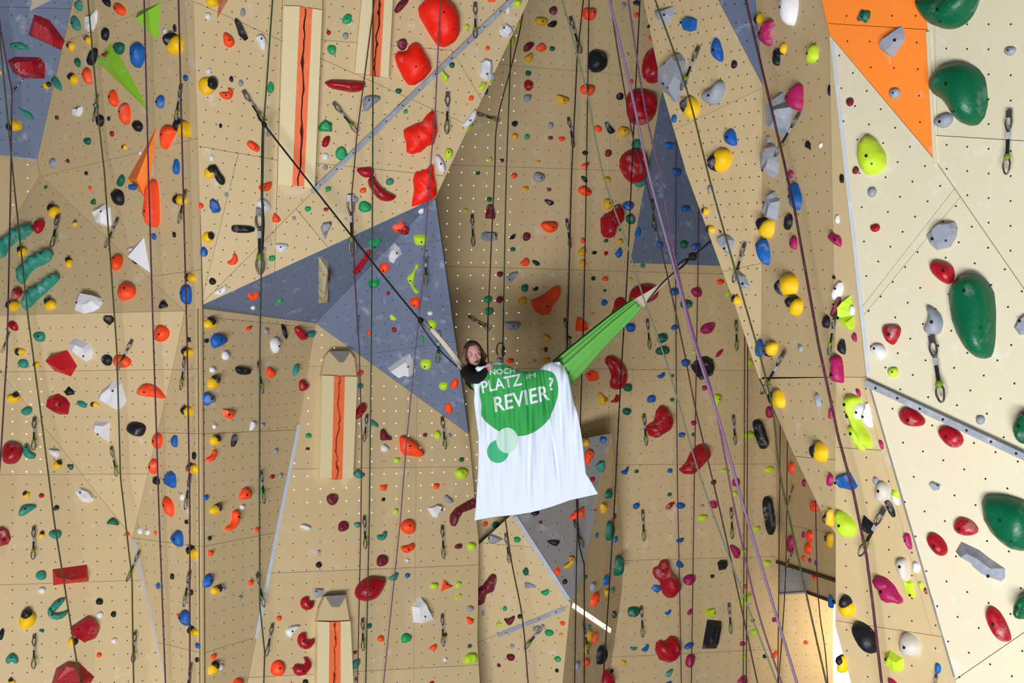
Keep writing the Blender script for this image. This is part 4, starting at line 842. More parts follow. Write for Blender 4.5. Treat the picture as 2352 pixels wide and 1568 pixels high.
P d 302,468 105 100;T q 350,625 430,565 455,580 430,650 370,645;B o 532,602 42 46;R p 55,740 80,680 140,625 210,605 335,632 310,720 260,800 180,835 100,820 65,790;L o 770,693 70 62
O q 830,750 855,632 880,660 955,690 940,705 880,725;L o 988,683 50 60 40;L p 948,815 990,770 1000,755 1018,785 985,815;W q 565,880 645,785 690,830 730,920 775,1000 670,1035 585,1025 580,960
S o 1095,900 62 58;O p 1058,965 1090,985 1135,1000 1115,1040 1085,1045 1065,1010;O o 290,1170 60 58;G p 475,1140 510,1115 570,1150 560,1190 500,1212 475,1200;E o 188,1055 42 46;P o 60,1292 36 32
P o 875,1132 30 32;O p 708,1255 790,1208 795,1260 770,1285;W q 845,1360 870,1335 900,1355 870,1385;E o 1090,1237 40 38;L d 1095,1350 118 100;T p 10,1410 50,1360 100,1350 100,1410 60,1445 20,1440
P o 70,1532 24 32;R o 750,1565 40 30;P o 990,340 66 48;L p 1068,320 1090,300 1140,310 1145,360 1110,380 1080,365;O o 1232,138 45 46;E o 1325,145 62 62;S q 1255,260 1275,220 1405,260 1400,275 1310,320 1260,310
G o 1523,277 60 56;P w 1150,800 1165,725 1210,700 1230,670 1265,620 1300,578 1335,590 1340,640 1310,740 1245,770 1225,850 1190,872 1155,850;G o 1412,898 38 45;S o 1218,940 26 50
P p 1395,985 1440,990 1500,950 1505,980 1470,1045 1440,1050;K d 1545,968 40 46;L o 1362,1040 54 46;S o 1478,1235 44 42;P o 1465,1335 80 60;P o 1357,1408 34 36
@1200,1168
K p 70,35 100,20 160,25 150,50 120,68 90,60;P q 145,105 185,110 180,140 145,135;O w 420,80 470,20 500,10 560,-20 555,80 520,80 440,108;E p 0,560 40,515 65,570 40,608 10,590;E o 770,195 85 165;B o 663,240 34 45
B p 815,250 850,250 858,275 825,310 815,290;K p 210,285 338,282 335,315 300,342 240,315;Y p 360,520 400,490 430,470 410,430 460,428 480,450 460,500 420,535 370,545;O q 285,560 320,515 355,560 325,605 290,590
K o 382,657 46 46;S q 10,660 60,660 130,685 125,710 20,722;G p 162,745 200,735 240,710 245,760 215,785 175,770;E o 848,505 85 180 8;E o 567,615 30 36;S o 628,700 58 78;B o 745,643 60 92 -10
O p 590,800 630,765 685,765 685,820 620,880 595,850;Y p 725,715 770,725 780,780 735,785;T o 805,735 45 50;K o 820,950 45 65 -20;O o 362,1030 50 40;S p 90,1085 130,1045 165,1050 155,1100 105,1105;G o 243,1115 78 62
Y o 352,1133 42 36;G p 280,1345 320,1318 355,1345 340,1380 300,1375;K o 311,1455 36 36;Y d 597,1145 75 95;O p 610,1190 630,1130 660,1110 675,1150 655,1205 620,1200;T o 595,1065 46 42
Y p 525,1250 555,1210 615,1235 600,1290 550,1300;O p 525,1385 550,1335 605,1370 600,1410 545,1412;S o 482,1412 56 75;K d 695,1310 118 148;K p 785,1445 825,1440 800,1490
R p 660,1568 690,1490 730,1455 760,1460 800,1520 820,1568 810,1620 670,1620;R p 1168,560 1180,520 1225,505 1235,470 1270,452 1305,475 1315,550 1380,640 1413,680 1405,740 1365,760 1340,800 1300,800 1260,760 1235,650 1190,610
B q 1150,710 1185,675 1250,690 1255,740 1210,762;B p 1378,270 1455,258 1440,300 1390,308;B p 1380,490 1400,455 1455,515 1430,538 1385,520;M p 1440,620 1480,590 1545,590 1550,660 1490,698 1450,660;E o 995,925 100 100
B p 1270,930 1310,925 1330,898 1335,935 1300,962;M p 1475,930 1520,890 1530,940 1495,962;R p 1192,1260 1200,1200 1235,1165 1250,1190 1290,1180 1330,1145 1380,1170 1412,1240 1408,1310 1360,1365 1300,1378 1230,1345
T p 955,1230 1000,1250 1040,1240 1020,1270 990,1282;B p 1062,1260 1100,1245 1125,1208 1135,1250 1110,1290 1075,1278;B p 1450,1240 1480,1205 1540,1200 1530,1250 1470,1265;Y o 905,1388 50 46
M o 1505,1365 78 115 15;T p 1280,1470 1350,1435 1352,1460 1320,1515 1300,1510;B p 1270,1568 1340,1545 1340,1580 1280,1590
@1600,1168
L p 5,60 40,48 95,60 90,85 50,120 20,105;L o 538,178 58 46;M p 290,330 310,315 385,370 385,430 350,455 325,410;L o 425,385 55 60;K q 185,480 215,455 275,460 285,510 265,555 200,555;K o 140,607 36 32;L o 632,490 62 56
O o 435,700 36 42;L p 370,830 400,790 480,755 490,800 440,830 410,865 380,850;L q 60,930 90,900 160,890 168,950 150,988 120,975;K q 95,990 225,1020 180,1265 45,1250;K o 507,1005 28 32;M o 700,998 42 46
L o 513,1108 62 60;M o 412,1213 46 42;O p 660,1330 715,1265 725,1310 700,1350;K o 610,1328 30 38;L o 418,1330 44 40;M p 350,1555 420,1485 445,1520 460,1568 400,1580
O p 985,235 1020,195 1065,200 1068,270 1030,315 1000,270;M o 970,235 36 56;M o 862,315 70 145;O o 1015,360 80 95;O p 940,445 990,410 995,455 960,480;M o 1025,465 32 36;B o 1082,488 30 46;O o 1070,618 52 42
O o 985,1203 40 40;B o 1222,835 50 110;y o 1215,80 70 150 160;L p 1250,40 1330,35 1430,80 1455,140 1430,220 1350,255 1290,210 1265,150;y o 1215,280 56 140 170;y o 1360,890 140 150 90;y o 1320,1400 80 150 120
@1952,1168
K q 115,65 225,110 205,200 165,230 105,200;K p 30,1120 45,1065 110,1042 190,1055 250,1100 272,1180 250,1255 190,1265 110,1230 50,1180;C o 550,1225 195 190;L q 300,1340 350,1290 420,1300 480,1300 495,1380 470,1430 410,1465 370,1435 310,1430
M p 345,1540 400,1535 445,1560 440,1600 360,1600;M p 215,680 250,645 320,633 400,665 450,720 495,750 490,790 430,800 380,830 320,820 285,760 225,720;C p 415,510 440,465 505,437 540,500 555,640 490,630
W o 605,525 70 95;L q 490,640 570,650 605,790 560,800 510,720;L p 610,680 650,648 668,700 655,740;P p 660,740 685,700 710,775;M p 485,250 530,210 555,270 578,360 530,335 495,290;B o 798,1435 50 95
R p 945,150 970,100 1020,75 1100,90 1155,150 1150,200 1090,238 1010,240 950,210;R p 700,260 730,220 790,222 850,270 885,340 870,400 830,420 770,395 710,330
S q 890,350 930,325 1000,318 1160,365 1250,420 1390,490 1395,570 1360,615 1260,600 1100,510 950,425 905,400;D p 1508,870 1530,800 1568,750 1640,740 1640,960 1568,968 1520,920
R p 1230,960 1245,905 1280,885 1340,910 1400,990 1450,1100 1455,1160 1400,1182 1330,1150 1260,1060
"""
Z = 3.92
specs = []
ox = oy = 0
for line in HOLDS.strip().splitlines():
    line = line.strip()
    if line.startswith('@'):
        ox, oy = map(float, line[1:].split(',')); continue
    for e in line.split(';'):
        t = e.split()
        colr, shp = t[0], t[1]; ang = 135.0
        if shp in 'od':
            cx, cy = map(float, t[2].split(',')); w, h = float(t[3]), float(t[4]); rot = 0.0
            if len(t) > 5:
                if colr == 'y': ang = float(t[5])
                else: rot = math.radians(float(t[5]))
            rnd = random.Random(len(specs)); pw = rnd.uniform(0.80, 1.0); ph = rnd.uniform(0, 6.28)
            poly = []
            for k in range(20):
                a = 2 * math.pi * k / 20
                c_, s_ = math.cos(a), math.sin(a)
                rr = 1 + 0.05 * math.sin(2 * a + ph) + 0.045 * math.sin(3 * a + ph * 2)
                x = math.copysign(abs(c_) ** pw, c_) * w / 2 * rr; y = math.copysign(abs(s_) ** pw, s_) * h / 2 * rr
                poly.append((cx + x * math.cos(rot) - y * math.sin(rot), cy + x * math.sin(rot) + y * math.cos(rot)))
        else:
            poly = [tuple(map(float, p.split(','))) for p in t[2:]]
            if shp == 'p' and len(poly) < 12: poly = chaikin(poly, 1)
        poly = [(ox + x / Z, oy + y / Z) for x, y in poly]
        specs.append((colr, shp, poly, ang))

def hold_geometry(spec, seed):
    colr, shp, poly, ang = spec
    c = centroid(poly)
    if not inside(c, poly): c2 = min(poly, key=lambda p: math.dist(p, c)); c = c2
    Y, pl = surf(*c)
    Mx = pl.frame(*c)
    e1 = Vector((Mx[0][0], Mx[1][0], Mx[2][0])); e2 = Vector((Mx[0][1], Mx[1][1], Mx[2][1]))
    view = pl.at(*c) - Vector((0, 0, ZC)); view.normalize()
    s = Y / F
    k1 = min(1.35, 1 / max(0.3, math.sqrt(max(0.05, 1 - (e1.dot(view)) ** 2)))); k2 = min(1.35, 1 / max(0.3, math.sqrt(max(0.05, 1 - (e2.dot(view)) ** 2))))
    q = [((x - c[0]) * s * k1, (c[1] - y) * s * k2) for x, y in poly]
    dz = volume_height(*c)
    if dz: Mx = Mx @ Matrix.Translation((0, 0, dz))
    return c, Mx, q, colr, shp, ang, seed, Y
def half_width(q):
    c = centroid(q); return math.sqrt(abs(area2(q)))
geos = [hold_geometry(s, i) for i, s in enumerate(specs)]
order = sorted(range(len(specs)), key=lambda i: -abs(area2(specs[i][2])))
single = set(order[:300])
stuff = {}
HOLD_OBJS = []
SHAPE_WORD = {'q': 'angular', 'p': 'sculpted', 'w': 'lumpy', 'd': 'dimpled'}
for i, (c, Mx, q, colr, shp, ang, seed, Y) in enumerate(geos):
    if area2(q) < 0: q = q[::-1]
    w_est = math.sqrt(abs(area2(q)))
    H = min(0.18, 0.50 * w_est)
    if colr == 'D': H = 0.13
    if shp == 'q': H = min(0.15, 0.42 * w_est)
    V, Fc, cc, dm = inflate(q, H, shp if colr != 'y' else 'p', seed)
    grip = None
    if colr == 'y':     # dual-texture hold: a black grip sits on the yellow base
        a = math.radians(ang); r = w_est * 0.33
        gx, gy = cc[0] + math.cos(a) * r, cc[1] + math.sin(a) * r
        g = [(gx + math.cos(t * math.pi / 7) * w_est * 0.39, gy + math.sin(t * math.pi / 7) * w_est * 0.44) for t in range(14)]
        gV, gF, gc, gd = inflate(g, H * 1.28, 'o', seed + 1)
        grip = (gV, gF)
    if i in single:
        o = link('climbing_hold', mesh_of('climbing_hold', V, Fc, shp != 'q'), HM[colr], None, Mx)
        if grip: link('grip', mesh_of('grip', grip[0], grip[1], True), HM['K'], o)
        pxw = math.sqrt(abs(area2(specs[i][2])))
        if pxw > 17 and colr not in 'yK':
            br = min(0.0085, 0.09 * w_est)
            link('bolt', BOLT, None, o, Matrix.Translation((cc[0], cc[1], cc[2] + br * .3)) @ Matrix.Scale(br, 4))
            if pxw > 58:
                p2 = (cc[0] * 0.4 + q[len(q) // 3][0] * 0.6, cc[1] * 0.4 + q[len(q) // 3][1] * 0.6)
                j = min(range(len(V)), key=lambda k: math.dist(V[k][:2], p2) + (9 if V[k][2] < 0.02 else 0))
                link('bolt', BOLT, None, o, Matrix.Translation(V[j]) @ Matrix.Scale(br * .8, 4))
        bx = [p[0] for p in specs[i][2]]; by = [p[1] for p in specs[i][2]]
        asp = (max(bx) - min(bx)) / max(1, max(by) - min(by))
        sw = SHAPE_WORD.get(shp) or ('round' if 0.8 < asp < 1.25 else ('upright oval' if asp <= 0.8 else 'flat oval'))
        sz = 'big' if pxw > 48 else ('medium' if pxw > 27 else 'small')
        HOLD_OBJS.append((o, sz, HOLD[colr][0], sw, c))
    else:
        for key, gv, gf in [(colr, V, Fc)] + ([('K', grip[0], grip[1])] if grip else []):
            SV, SF, SM = stuff.setdefault('all', ([], [], []))
            b = len(SV); SV += [Mx @ Vector(v) for v in gv]; SF += [[b + k for k in f] for f in gf]
            SM += [key] * len(gf)
        HOLD_OBJS.append((None, '', HOLD[colr][0], '', c))
SV, SF, SM = stuff['all']
me = mesh_of('small_climbing_holds', SV, SF, True)
keys = sorted(set(SM))
for k in keys: me.materials.append(HM[k])
me.polygons.foreach_set('material_index', [keys.index(k) for k in SM])
o = bpy.data.objects.new('small_climbing_holds', me); COL.objects.link(o)
tag(o, 'scattered tiny screw-on climbing holds of many colours all over the walls', 'climbing holds', kind='stuff')

ORD = ['nearest', 'second', 'third', 'fourth', 'fifth', 'sixth', 'seventh', 'eighth', 'ninth', 'tenth']
def direction(dx, dy):
    if abs(dx) > abs(dy): return 'right of' if dx > 0 else 'left of'
    return 'below' if dy > 0 else 'above'
def locate(c, peers):
    """rank among peers (pixel list incl. itself) seen in one direction from a landmark: (rank, direction, landmark)."""
    best = None
    for nm, lx, ly in LANDMARKS:
        d = math.dist(c, (lx, ly))
        if d < 30: continue
        dr = direction(c[0] - lx, c[1] - ly)
        r = sum(1 for p in peers if p != c and direction(p[0] - lx, p[1] - ly) == dr and 8 < math.dist(p, (lx, ly)) < d)
        if r > 9: continue
        s = d + r * 70
        if best is None or s < best[0]: best = (s, r, dr, nm)
    return best
used = set()
for o, sz, cn, sw, c in HOLD_OBJS:
    if o is None: continue
    peers = [p[4] for p in HOLD_OBJS if p[2] == cn]
    _, r, dr, nm = locate(c, peers)
    short = cn.split()[-1] if cn != 'yellow and black' else 'two-tone'
    lab = f'{sz} {cn} {sw} hold, {ORD[r]} {cn if len(cn.split()) == 1 else "such"} one {dr} the {nm}'
    if len(lab.split()) > 16: lab = f'{sz} {cn} hold, {ORD[r]} such one {dr} the {nm}'
    if len(lab.split()) > 16: lab = f'{cn} hold, {ORD[r]} such {dr} the {nm}'
    if lab in used: print('DUP', lab)
    used.add(lab)
    tag(o, lab, 'climbing hold', 'bolted climbing holds')
print('holds', len(specs))

# ------------------------------------------------------------------ quickdraws (unit length along local -Z, hanger at the origin)
def oval(cz, hl, hw, r, n=14, rot=0):
    pts = []
    for k in range(n):
        a = 2 * math.pi * k / n
        x = math.cos(a) * hw * (1.0 if math.sin(a) > 0 else 0.85); z = cz + math.sin(a) * hl
        pts.append(Vector((x * math.cos(rot), x * math.sin(rot), z)))
    return tube(pts, r, 5, closed=True)
QM = {}
QM['hanger'] = mesh_of('hanger', *box_between(Vector((0, 0.02, 0.06)), Vector((0, 0.02, -0.06)), 0.10, 0.035, Vector((0, -1, 0))))
QM['carabiner'] = mesh_of('carabiner', *oval(-0.155, 0.125, 0.058, 0.018), smooth=True)
QM['sling'] = mesh_of('sling', *box_between(Vector((0, 0.012, -0.25)), Vector((0, 0.012, -0.70)), 0.055, 0.024, Vector((0, -1, 0))))
QM['tape'] = mesh_of('tape', *box_between(Vector((0, 0.014, -0.30)), Vector((0, 0.014, -0.42)), 0.060, 0.030, Vector((0, -1, 0))))
kv = [Vector((0, 0, -0.66)), Vector((0, 0, -0.70)), Vector((0, 0, -0.74)), Vector((0, 0, -0.77))]
QM['keeper'] = mesh_of('keeper', *tube(kv, [0.035, 0.058, 0.058, 0.035], 8), smooth=True)
QM['lower'] = mesh_of('lower_carabiner', *oval(-0.865, 0.135, 0.065, 0.018), smooth=True)
for k, m in (('hanger', 'metal'), ('carabiner', 'metal'), ('sling', 'black'), ('tape', 'steel'), ('keeper', 'keeper'), ('lower', 'metal')):
    QM[k].materials.append(M[m])
DRAWS = [(54,184,30,212),(136,502,127,575),(275,504,254,568),(24,765,14,808),(305,785,277,848),(79,965,78,1037),(260,1028,277,1090),(78,1215,77,1287),(325,1268,304,1333),(79,1463,78,1537),(310,1455,305,1523),
 (229,222,227,280),(421,200,416,280),(431,441,423,512),(430,822,428,895),(442,1093,438,1168),(441,1315,435,1390),(444,1527,441,1600),(561,213,606,283),(595,487,598,628),(588,835,593,903),(595,1085,596,1155),
 (586,1320,596,1392),(623,1437,607,1505),(768,240,820,305),(804,455,810,585),(1090,12,1089,90),(1027,218,1024,308),(825,725,823,757),(979,577,981,648),(1009,760,1008,825),(1082,498,1082,566),(1076,728,1120,758),
 (840,957,831,1015),(1013,963,1017,1032),(834,1190,834,1260),(1013,1212,1013,1282),(830,1425,828,1493),(1013,1415,1012,1483),(1092,262,1142,280),(1308,45,1328,125),(1303,275,1312,340),(1299,508,1304,570),
 (1295,735,1303,795),(1495,463,1497,532),(1484,737,1486,802),(1476,955,1478,1022),(1473,1175,1473,1240),(1470,1395,1470,1460),(1319,1200,1338,1258),(1335,1432,1340,1498),(1248,1438,1209,1487),(1164,1228,1175,1290),
 (1687,740,1685,805),(1681,957,1682,1020),(1676,1170,1675,1235),(1671,1388,1672,1452),(1608,115,1577,210),(1715,565,1697,650),(1809,812,1768,905),(1843,265,1799,360),(1925,730,1920,815),(2035,1172,1990,1270),
 (2325,262,2326,400),(2145,780,2172,925),(1827,1118,1820,1160),(1826,1265,1815,1305),(2158,1548,2157,1610)]
dpix = [((a + c) / 2, (b + d) / 2) for a, b, c, d in DRAWS]
for (x1, y1, x2, y2), mid in zip(DRAWS, dpix):
    Y1, pl = surf(x1, y1)
    Y2 = min(surf(x2, y2)[0], Y1 + 0.15)
    a = P(x1, y1, Y1) + pl.n * 0.03; b = P(x2, y2, Y2) + pl.n * 0.06
    L = (b - a).length; z = (a - b).normalized()
    yv = -(pl.n - z * pl.n.dot(z)).normalized(); xv = yv.cross(z)
    Mx = Matrix(((xv.x, yv.x, z.x, a.x), (xv.y, yv.y, z.y, a.y), (xv.z, yv.z, z.z, a.z), (0, 0, 0, 1))) @ Matrix.Scale(L, 4)
    e = empty('quickdraw', Mx)
    for k, nm in (('hanger', 'hanger'), ('carabiner', 'carabiner'), ('sling', 'sling'), ('tape', 'sling_tape'), ('keeper', 'rubber_keeper'), ('lower', 'carabiner')):
        link(nm, QM[k], None, e)
    _, r, dr, nm = locate(mid, dpix)
    tag(e, f'dark quickdraw with green keeper, {ORD[r]} quickdraw {dr} the {nm}', 'quickdraw', 'quickdraws hanging on the wall')

# ------------------------------------------------------------------ ropes
RC = {k: mat_worn('rope_' + k, c, rgb(200, 200, 200), 0.15, 40, 0.5, 0.8, 0.85, 0.05, 0.3, 300) for k, c in {
    'purple': rgb(78, 48, 74), 'olive': rgb(72, 74, 38), 'maroon': rgb(84, 38, 52), 'black': rgb(26, 22, 22), 'green': rgb(46, 70, 44),
    'pale': rgb(116, 130, 104), 'lilac': rgb(140, 112, 146), 'violet': rgb(112, 74, 108), 'brown': rgb(64, 44, 36)}.items()}
def rope(col, pts, depth, r, label):
    """depth None: lies just off the wall; (d0, d1): hangs free from depth d0 at the top to d1 at the bottom."""
    out = []
    if depth is None:
        ds = []
        fine = []
        for i in range(len(pts) - 1):
            for s in range(8):
                t = s / 8; fine.append((pts[i][0] + (pts[i+1][0] - pts[i][0]) * t, pts[i][1] + (pts[i+1][1] - pts[i][1]) * t))
        fine.append(pts[-1])
        ds = [surf(*p)[0] - 0.15 for p in fine]
        ds = [min(ds[max(0, i - 2):i + 3]) for i in range(len(ds))]
        for _ in range(4):
            ds = [min(ds[i], (ds[max(i - 2, 0)] + ds[i] * 2 + ds[min(i + 2, len(ds) - 1)]) / 4) for i in range(len(ds))]
        P3 = [P(x, y, d) for (x, y), d in zip(fine, ds)]
        P3 = smooth_path(P3[::2] + ([P3[-1]] if len(P3) % 2 == 0 else []), 4)
    else:
        n = len(pts); y0, y1 = pts[0][1], pts[-1][1]
        P3 = smooth_path([P(x, y, depth[0] + (depth[1] - depth[0]) * (y - y0) / (y1 - y0)) for x, y in pts], 6)
    o = link('rope', mesh_of('rope', *tube(P3, r, 6), smooth=True), RC[col])
    tag(o, label, 'rope', 'climbing ropes')
    return o
T_, B_ = -60, 1640
rope('purple', [(-10,-60),(0,60),(27,210),(25,400),(20,640),(16,810),(2,1040),(-20,1300)], None, .007, 'thin dark purple rope along the left edge, clipped at the slate blue panel')
rope('olive', [(-8,T_),(0,90),(30,400),(64,724),(95,960),(125,1200),(184,1568),(195,B_)], None, .007, 'olive green rope slanting from the upper left corner past the teal worm holds')
rope('olive', [(199,T_),(202,0),(227,280),(240,400),(268,800),(277,1095),(303,1330),(307,1568),(308,B_)], None, .007, 'olive green rope hanging left of the long green volume')
rope('purple', [(329,T_),(331,0),(341,400),(353,800),(366,1200),(380,1568),(383,B_)], None, .007, 'dark purple rope crossing the orange triangular volume')
rope('maroon', [(408,T_),(410,0),(420,400),(430,800),(436,1168),(436,1568),(436,B_)], None, .007, 'dark maroon rope hanging just left of the vertical wall corner')
rope('green', [(630,T_),(626,0),(606,285),(600,640),(597,800),(596,1150),(597,1390),(608,1500),(606,1568),(606,B_)], None, .007, 'dark green rope passing the knot where the hammock line is tied')
rope('black', [(605,286),(603,340),(602,450),(605,520),(602,575)], None, .012, 'thick black doubled sling hanging below the hammock knot on the left')
rope('maroon', [(868,T_),(860,0),(820,310),(808,450),(815,640),(825,800),(831,1000),(829,1200),(821,1568),(819,B_)], None, .006, 'dark purple rope crossing the slate blue overhang left of the dark green rope')
rope('green', [(857,T_),(857,0),(856,400),(853,800),(848,1200),(840,1568),(838,B_)], None, .007, 'straight dark green rope hanging in front of the short crack panel')
rope('violet', [(1017,T_),(1012,0),(1000,250),(985,430),(972,640),(955,800),(935,1000),(919,1200),(881,1568),(872,B_)], None, .006, 'violet rope slanting left past the big fluorescent red blobs')
rope('brown', [(1205,-10),(1196,60),(1175,150),(1142,280),(1136,400),(1125,640),(1120,780),(1126,900),(1140,1100),(1160,1190),(1175,1290),(1200,1420),(1213,1568),(1220,B_)], (10.9, 11.1), .007, "thin dark rope running down behind the woman's head and the banner")
rope('green', [(1176,T_),(1175,0),(1172,150),(1163,400),(1158,640),(1155,800),(1154,850)], (11.0, 11.2), .007, 'thin green rope with a knotted loop above the banner')
lp = link('loop', mesh_of('loop', *tube(smooth_path([P(x, y, 11.17) for x, y in [(1156, 812), (1158, 798), (1152, 788), (1146, 788), (1142, 796), (1141, 806), (1144, 815)]], 4), .007, 6), smooth=True), RC['green'], bpy.data.objects['rope.011'])
link('knot', mesh_of('knot', *tube([P(1157, 797, 11.16), P(1156, 802, 11.16), P(1155, 807, 11.16), P(1156, 812, 11.16), P(1155, 818, 11.16)], [.012, .02, .014, .02, .01], 7), smooth=True), RC['green'], bpy.data.objects['rope.011'])
rope('black', [(1346,T_),(1340,0),(1326,130),(1313,400),(1303,790),(1310,1000),(1324,1145),(1330,1250),(1342,1300),(1342,1568),(1342,B_)], None, .007, 'black rope in the recess passing behind the hammock, left of its twin')
rope('black', [(1354,T_),(1353,0),(1347,400),(1340,770),(1335,900),(1328,1145),(1324,1300),(1320,1568),(1319,B_)], None, .006, 'thin black rope crossing the black round hold and the hammock')
rope('pale', [(1272,T_),(1291,0),(1345,200),(1385,400),(1440,560),(1480,690),(1520,800),(1560,930),(1610,1100),(1690,1320),(1785,1568),(1812,B_)], (8.6, 8.2), .006, 'pale green rope slanting across the hammock cords to the lower right')
rope('lilac', [(1386,T_),(1400,0),(1450,210),(1490,400),(1550,620),(1592,780),(1650,960),(1710,1170),(1770,1370),(1830,1568),(1850,B_)], (8.2, 7.8), .010, 'thick lilac rope slanting down in front of the blue triangle panel')
rope('violet', [(1434,T_),(1443,0),(1480,240),(1515,400),(1556,620),(1600,790),(1640,920),(1690,1180),(1740,1400),(1795,1568),(1818,B_)], (8.2, 7.8), .0065, 'thin violet rope beside the thick lilac rope')
rope('black', [(1472,T_),(1470,0),(1460,200),(1450,420),(1440,640),(1430,800),(1420,980),(1410,1180),(1385,1568),(1380,B_)], (11.9, 11.4), .007, 'black rope hanging past the big round red dimpled hold')
rope('purple', [(1556,T_),(1555,200),(1553,420),(1552,640),(1553,800),(1556,1100),(1560,1300),(1565,1568),(1566,B_)], (12.45, 12.45), .006, 'dark purple rope hanging straight down from the blue triangle panel')
rope('brown', [(1400,T_),(1410,60),(1455,320),(1480,400),(1530,620),(1570,800),(1600,950),(1660,1200),(1740,1568),(1756,B_)], (8.6, 8.4), .0055, 'thin dark brown rope slanting under the lilac ropes')
rope('maroon', [(1612,T_),(1607,300),(1604,560),(1600,800),(1594,1160),(1588,1568),(1587,B_)], (12.5, 12.5), .006, 'thin maroon rope hanging beside the big black faceted hold')
rope('brown', [(1714,T_),(1712,500),(1710,900),(1709,1200),(1707,1568),(1707,B_)], (12.8, 12.8), .006, 'brown rope, left strand of the straight pair near the pillar')
rope('brown', [(1721,T_),(1719,500),(1717,900),(1716,1200),(1714,1568),(1714,B_)], (12.85, 12.85), .006, 'brown rope, right strand of the straight pair near the pillar')
rope('olive', [(1487,T_),(1505,0),(1577,205),(1632,420),(1697,650),(1768,905),(1790,1080),(1820,1220),(1860,1400),(1898,1568),(1915,B_)], (7.75, 6.9), .006, 'dark olive rope clipped down the left side of the pillar')
rope('maroon', [(1699,T_),(1713,0),(1798,360),(1825,480),(1880,790),(1925,1000),(1960,1130),(1990,1275),(2005,1390),(2025,1568),(2034,B_)], None, .008, 'maroon rope running down the middle of the pillar')
rope('brown', [(1797,T_),(1794,700),(1790,1200),(1788,1400),(1786,B_)], (12.75, 12.75), .006, 'short dark rope at the corner left of the square dark grey panel')
rope('brown', [(1818,T_),(1812,700),(1807,1150),(1805,1300),(1797,1450),(1782,B_)], (12.5, 12.5), .006, 'dark rope crossing the square dark grey panel')
rope('maroon', [(1866,T_),(1868,700),(1875,1250),(1882,1400),(1896,1500),(1906,B_)], (11.6, 11.6), .006, 'dark rope hanging in front of the warm lit tunnel wall')

# ------------------------------------------------------------------ hammock
CLOTH_G = mat_worn('hammock_fabric', rgb(102, 172, 80), rgb(128, 190, 100), 0.2, 3, 0.5, 0.8, 0.85, 0.04, 0.2, 200)
CORD = mat_worn('hammock_cord', rgb(214, 198, 178), rgb(240, 235, 225), 0.3, 20, 0.5, 0.8, 0.85, 0.05, 0.3, 200)
def hd(x):      # depth of the hammock line at pixel x
    K = [(605, 9.42), (1070, 10.02), (1300, 9.78), (1640, 8.25)]
    for (x0, d0), (x1, d1) in zip(K, K[1:]):
        if x <= x1 or x1 == 1640: return d0 + (x - x0) * (d1 - d0) / (x1 - x0)
root = empty('hammock', Matrix.Translation(P(1190, 930, hd(1190))))
tag(root, 'bright green hammock stretched between two black slings, holding the woman', 'hammock')
inv = Matrix.Translation(-P(1190, 930, hd(1190)))
def hm(name, VF, mat, parent=root, smooth=True):
    V, Fc = VF
    return link(name, mesh_of(name, [inv @ v for v in V], Fc, smooth), mat, parent)
# stations: pixel of upper rim, pixel of lower fold
ST = [((1070,851),(1066,855)), ((1078,862),(1073,872)), ((1090,873),(1083,888)), ((1105,880),(1102,915)), ((1150,885),(1150,965)), ((1210,885),(1215,985)), ((1250,860),(1265,960)),
      ((1270,833),(1313,884)), ((1300,808),(1342,855)), ((1350,768),(1382,808)), ((1400,728),(1424,763)), ((1440,699),(1458,728)), ((1456,689),(1474,707))]
nT = 29; V, Fc = [], []
sub = []
for i in range(len(ST) - 1):
    for s in range(5):
        t = s / 5; sub.append(tuple(tuple(ST[i][k][j] + (ST[i + 1][k][j] - ST[i][k][j]) * t for j in (0, 1)) for k in (0, 1)))
sub.append(ST[-1])
for i, (a, b) in enumerate(sub):
    d0 = hd((a[0] + b[0]) / 2); u = i / (len(sub) - 1)
    wide = math.sin(math.pi * min(1, max(0, u))) ** 0.7
    for k in range(nT):
        t = k / (nT - 1)
        if t <= 0.62: f = t / 0.62; dep = d0 - 0.10 * wide * math.sin(math.pi * f * 0.9)
        else: f = 1 - (t - 0.62) / 0.38; dep = d0 + 0.35 * wide * (1 - f * f) * 1.0 + 0.02
        pleat = (0.024 * math.sin(k * 1.9) + 0.012 * math.sin(k * 0.8)) * (0.35 + 0.65 * (1 if u > 0.55 else 0.6)) * (1.0 if f < 0.72 else 0.25)
        x = a[0] + (b[0] - a[0]) * f; y = a[1] + (b[1] - a[1]) * f
        if t > 0.62: y = y - 6 * (1 - f)
        V.append(P(x, y, dep + pleat))
for i in range(len(sub) - 1):
    for k in range(nT - 1):
        Fc.append((i * nT + k, i * nT + k + 1, (i + 1) * nT + k + 1, (i + 1) * nT + k))
fab = hm('fabric', (V, Fc), CLOTH_G)
sol = fab.modifiers.new('thickness', 'SOLIDIFY'); sol.thickness = 0.004
# right hand cords, gathered into one whipping, then the black sling
for k in range(11):
    t = k / 10; e = (1456 + (1475 - 1456) * t, 689 + (707 - 689) * t)
    rr = abs(t - .5)
    p = [P(e[0], e[1], hd(1465) - .02 + .05 * rr), P(1512, 657 + 10 * t - 2, hd(1512)), P(1555, 616 + 5 * t, hd(1555))]
    hm('cord', tube(smooth_path(p, 4), .0045, 5), CORD)
for k in range(7):
    t = k / 6
    p = [P(1065 + 5 * t, 856 - 6 * t, hd(1067) + .01 * k), P(1030 + 6 * t, 808 - 5 * t, hd(1032)), P(988 + 6 * t, 757 - 3 * t, hd(990))]
    hm('cord', tube(smooth_path(p, 4), .006, 5), CORD)
hm('carabiner', tube([P(977 + 13 * math.cos(a) * .75 + 4 * math.sin(a), 744 + 13 * math.cos(a) * .9 - 3 * math.sin(a), hd(977) - .02) for a in [k * math.pi / 6 for k in range(12)]], .007, 6, closed=True), M['metal'])
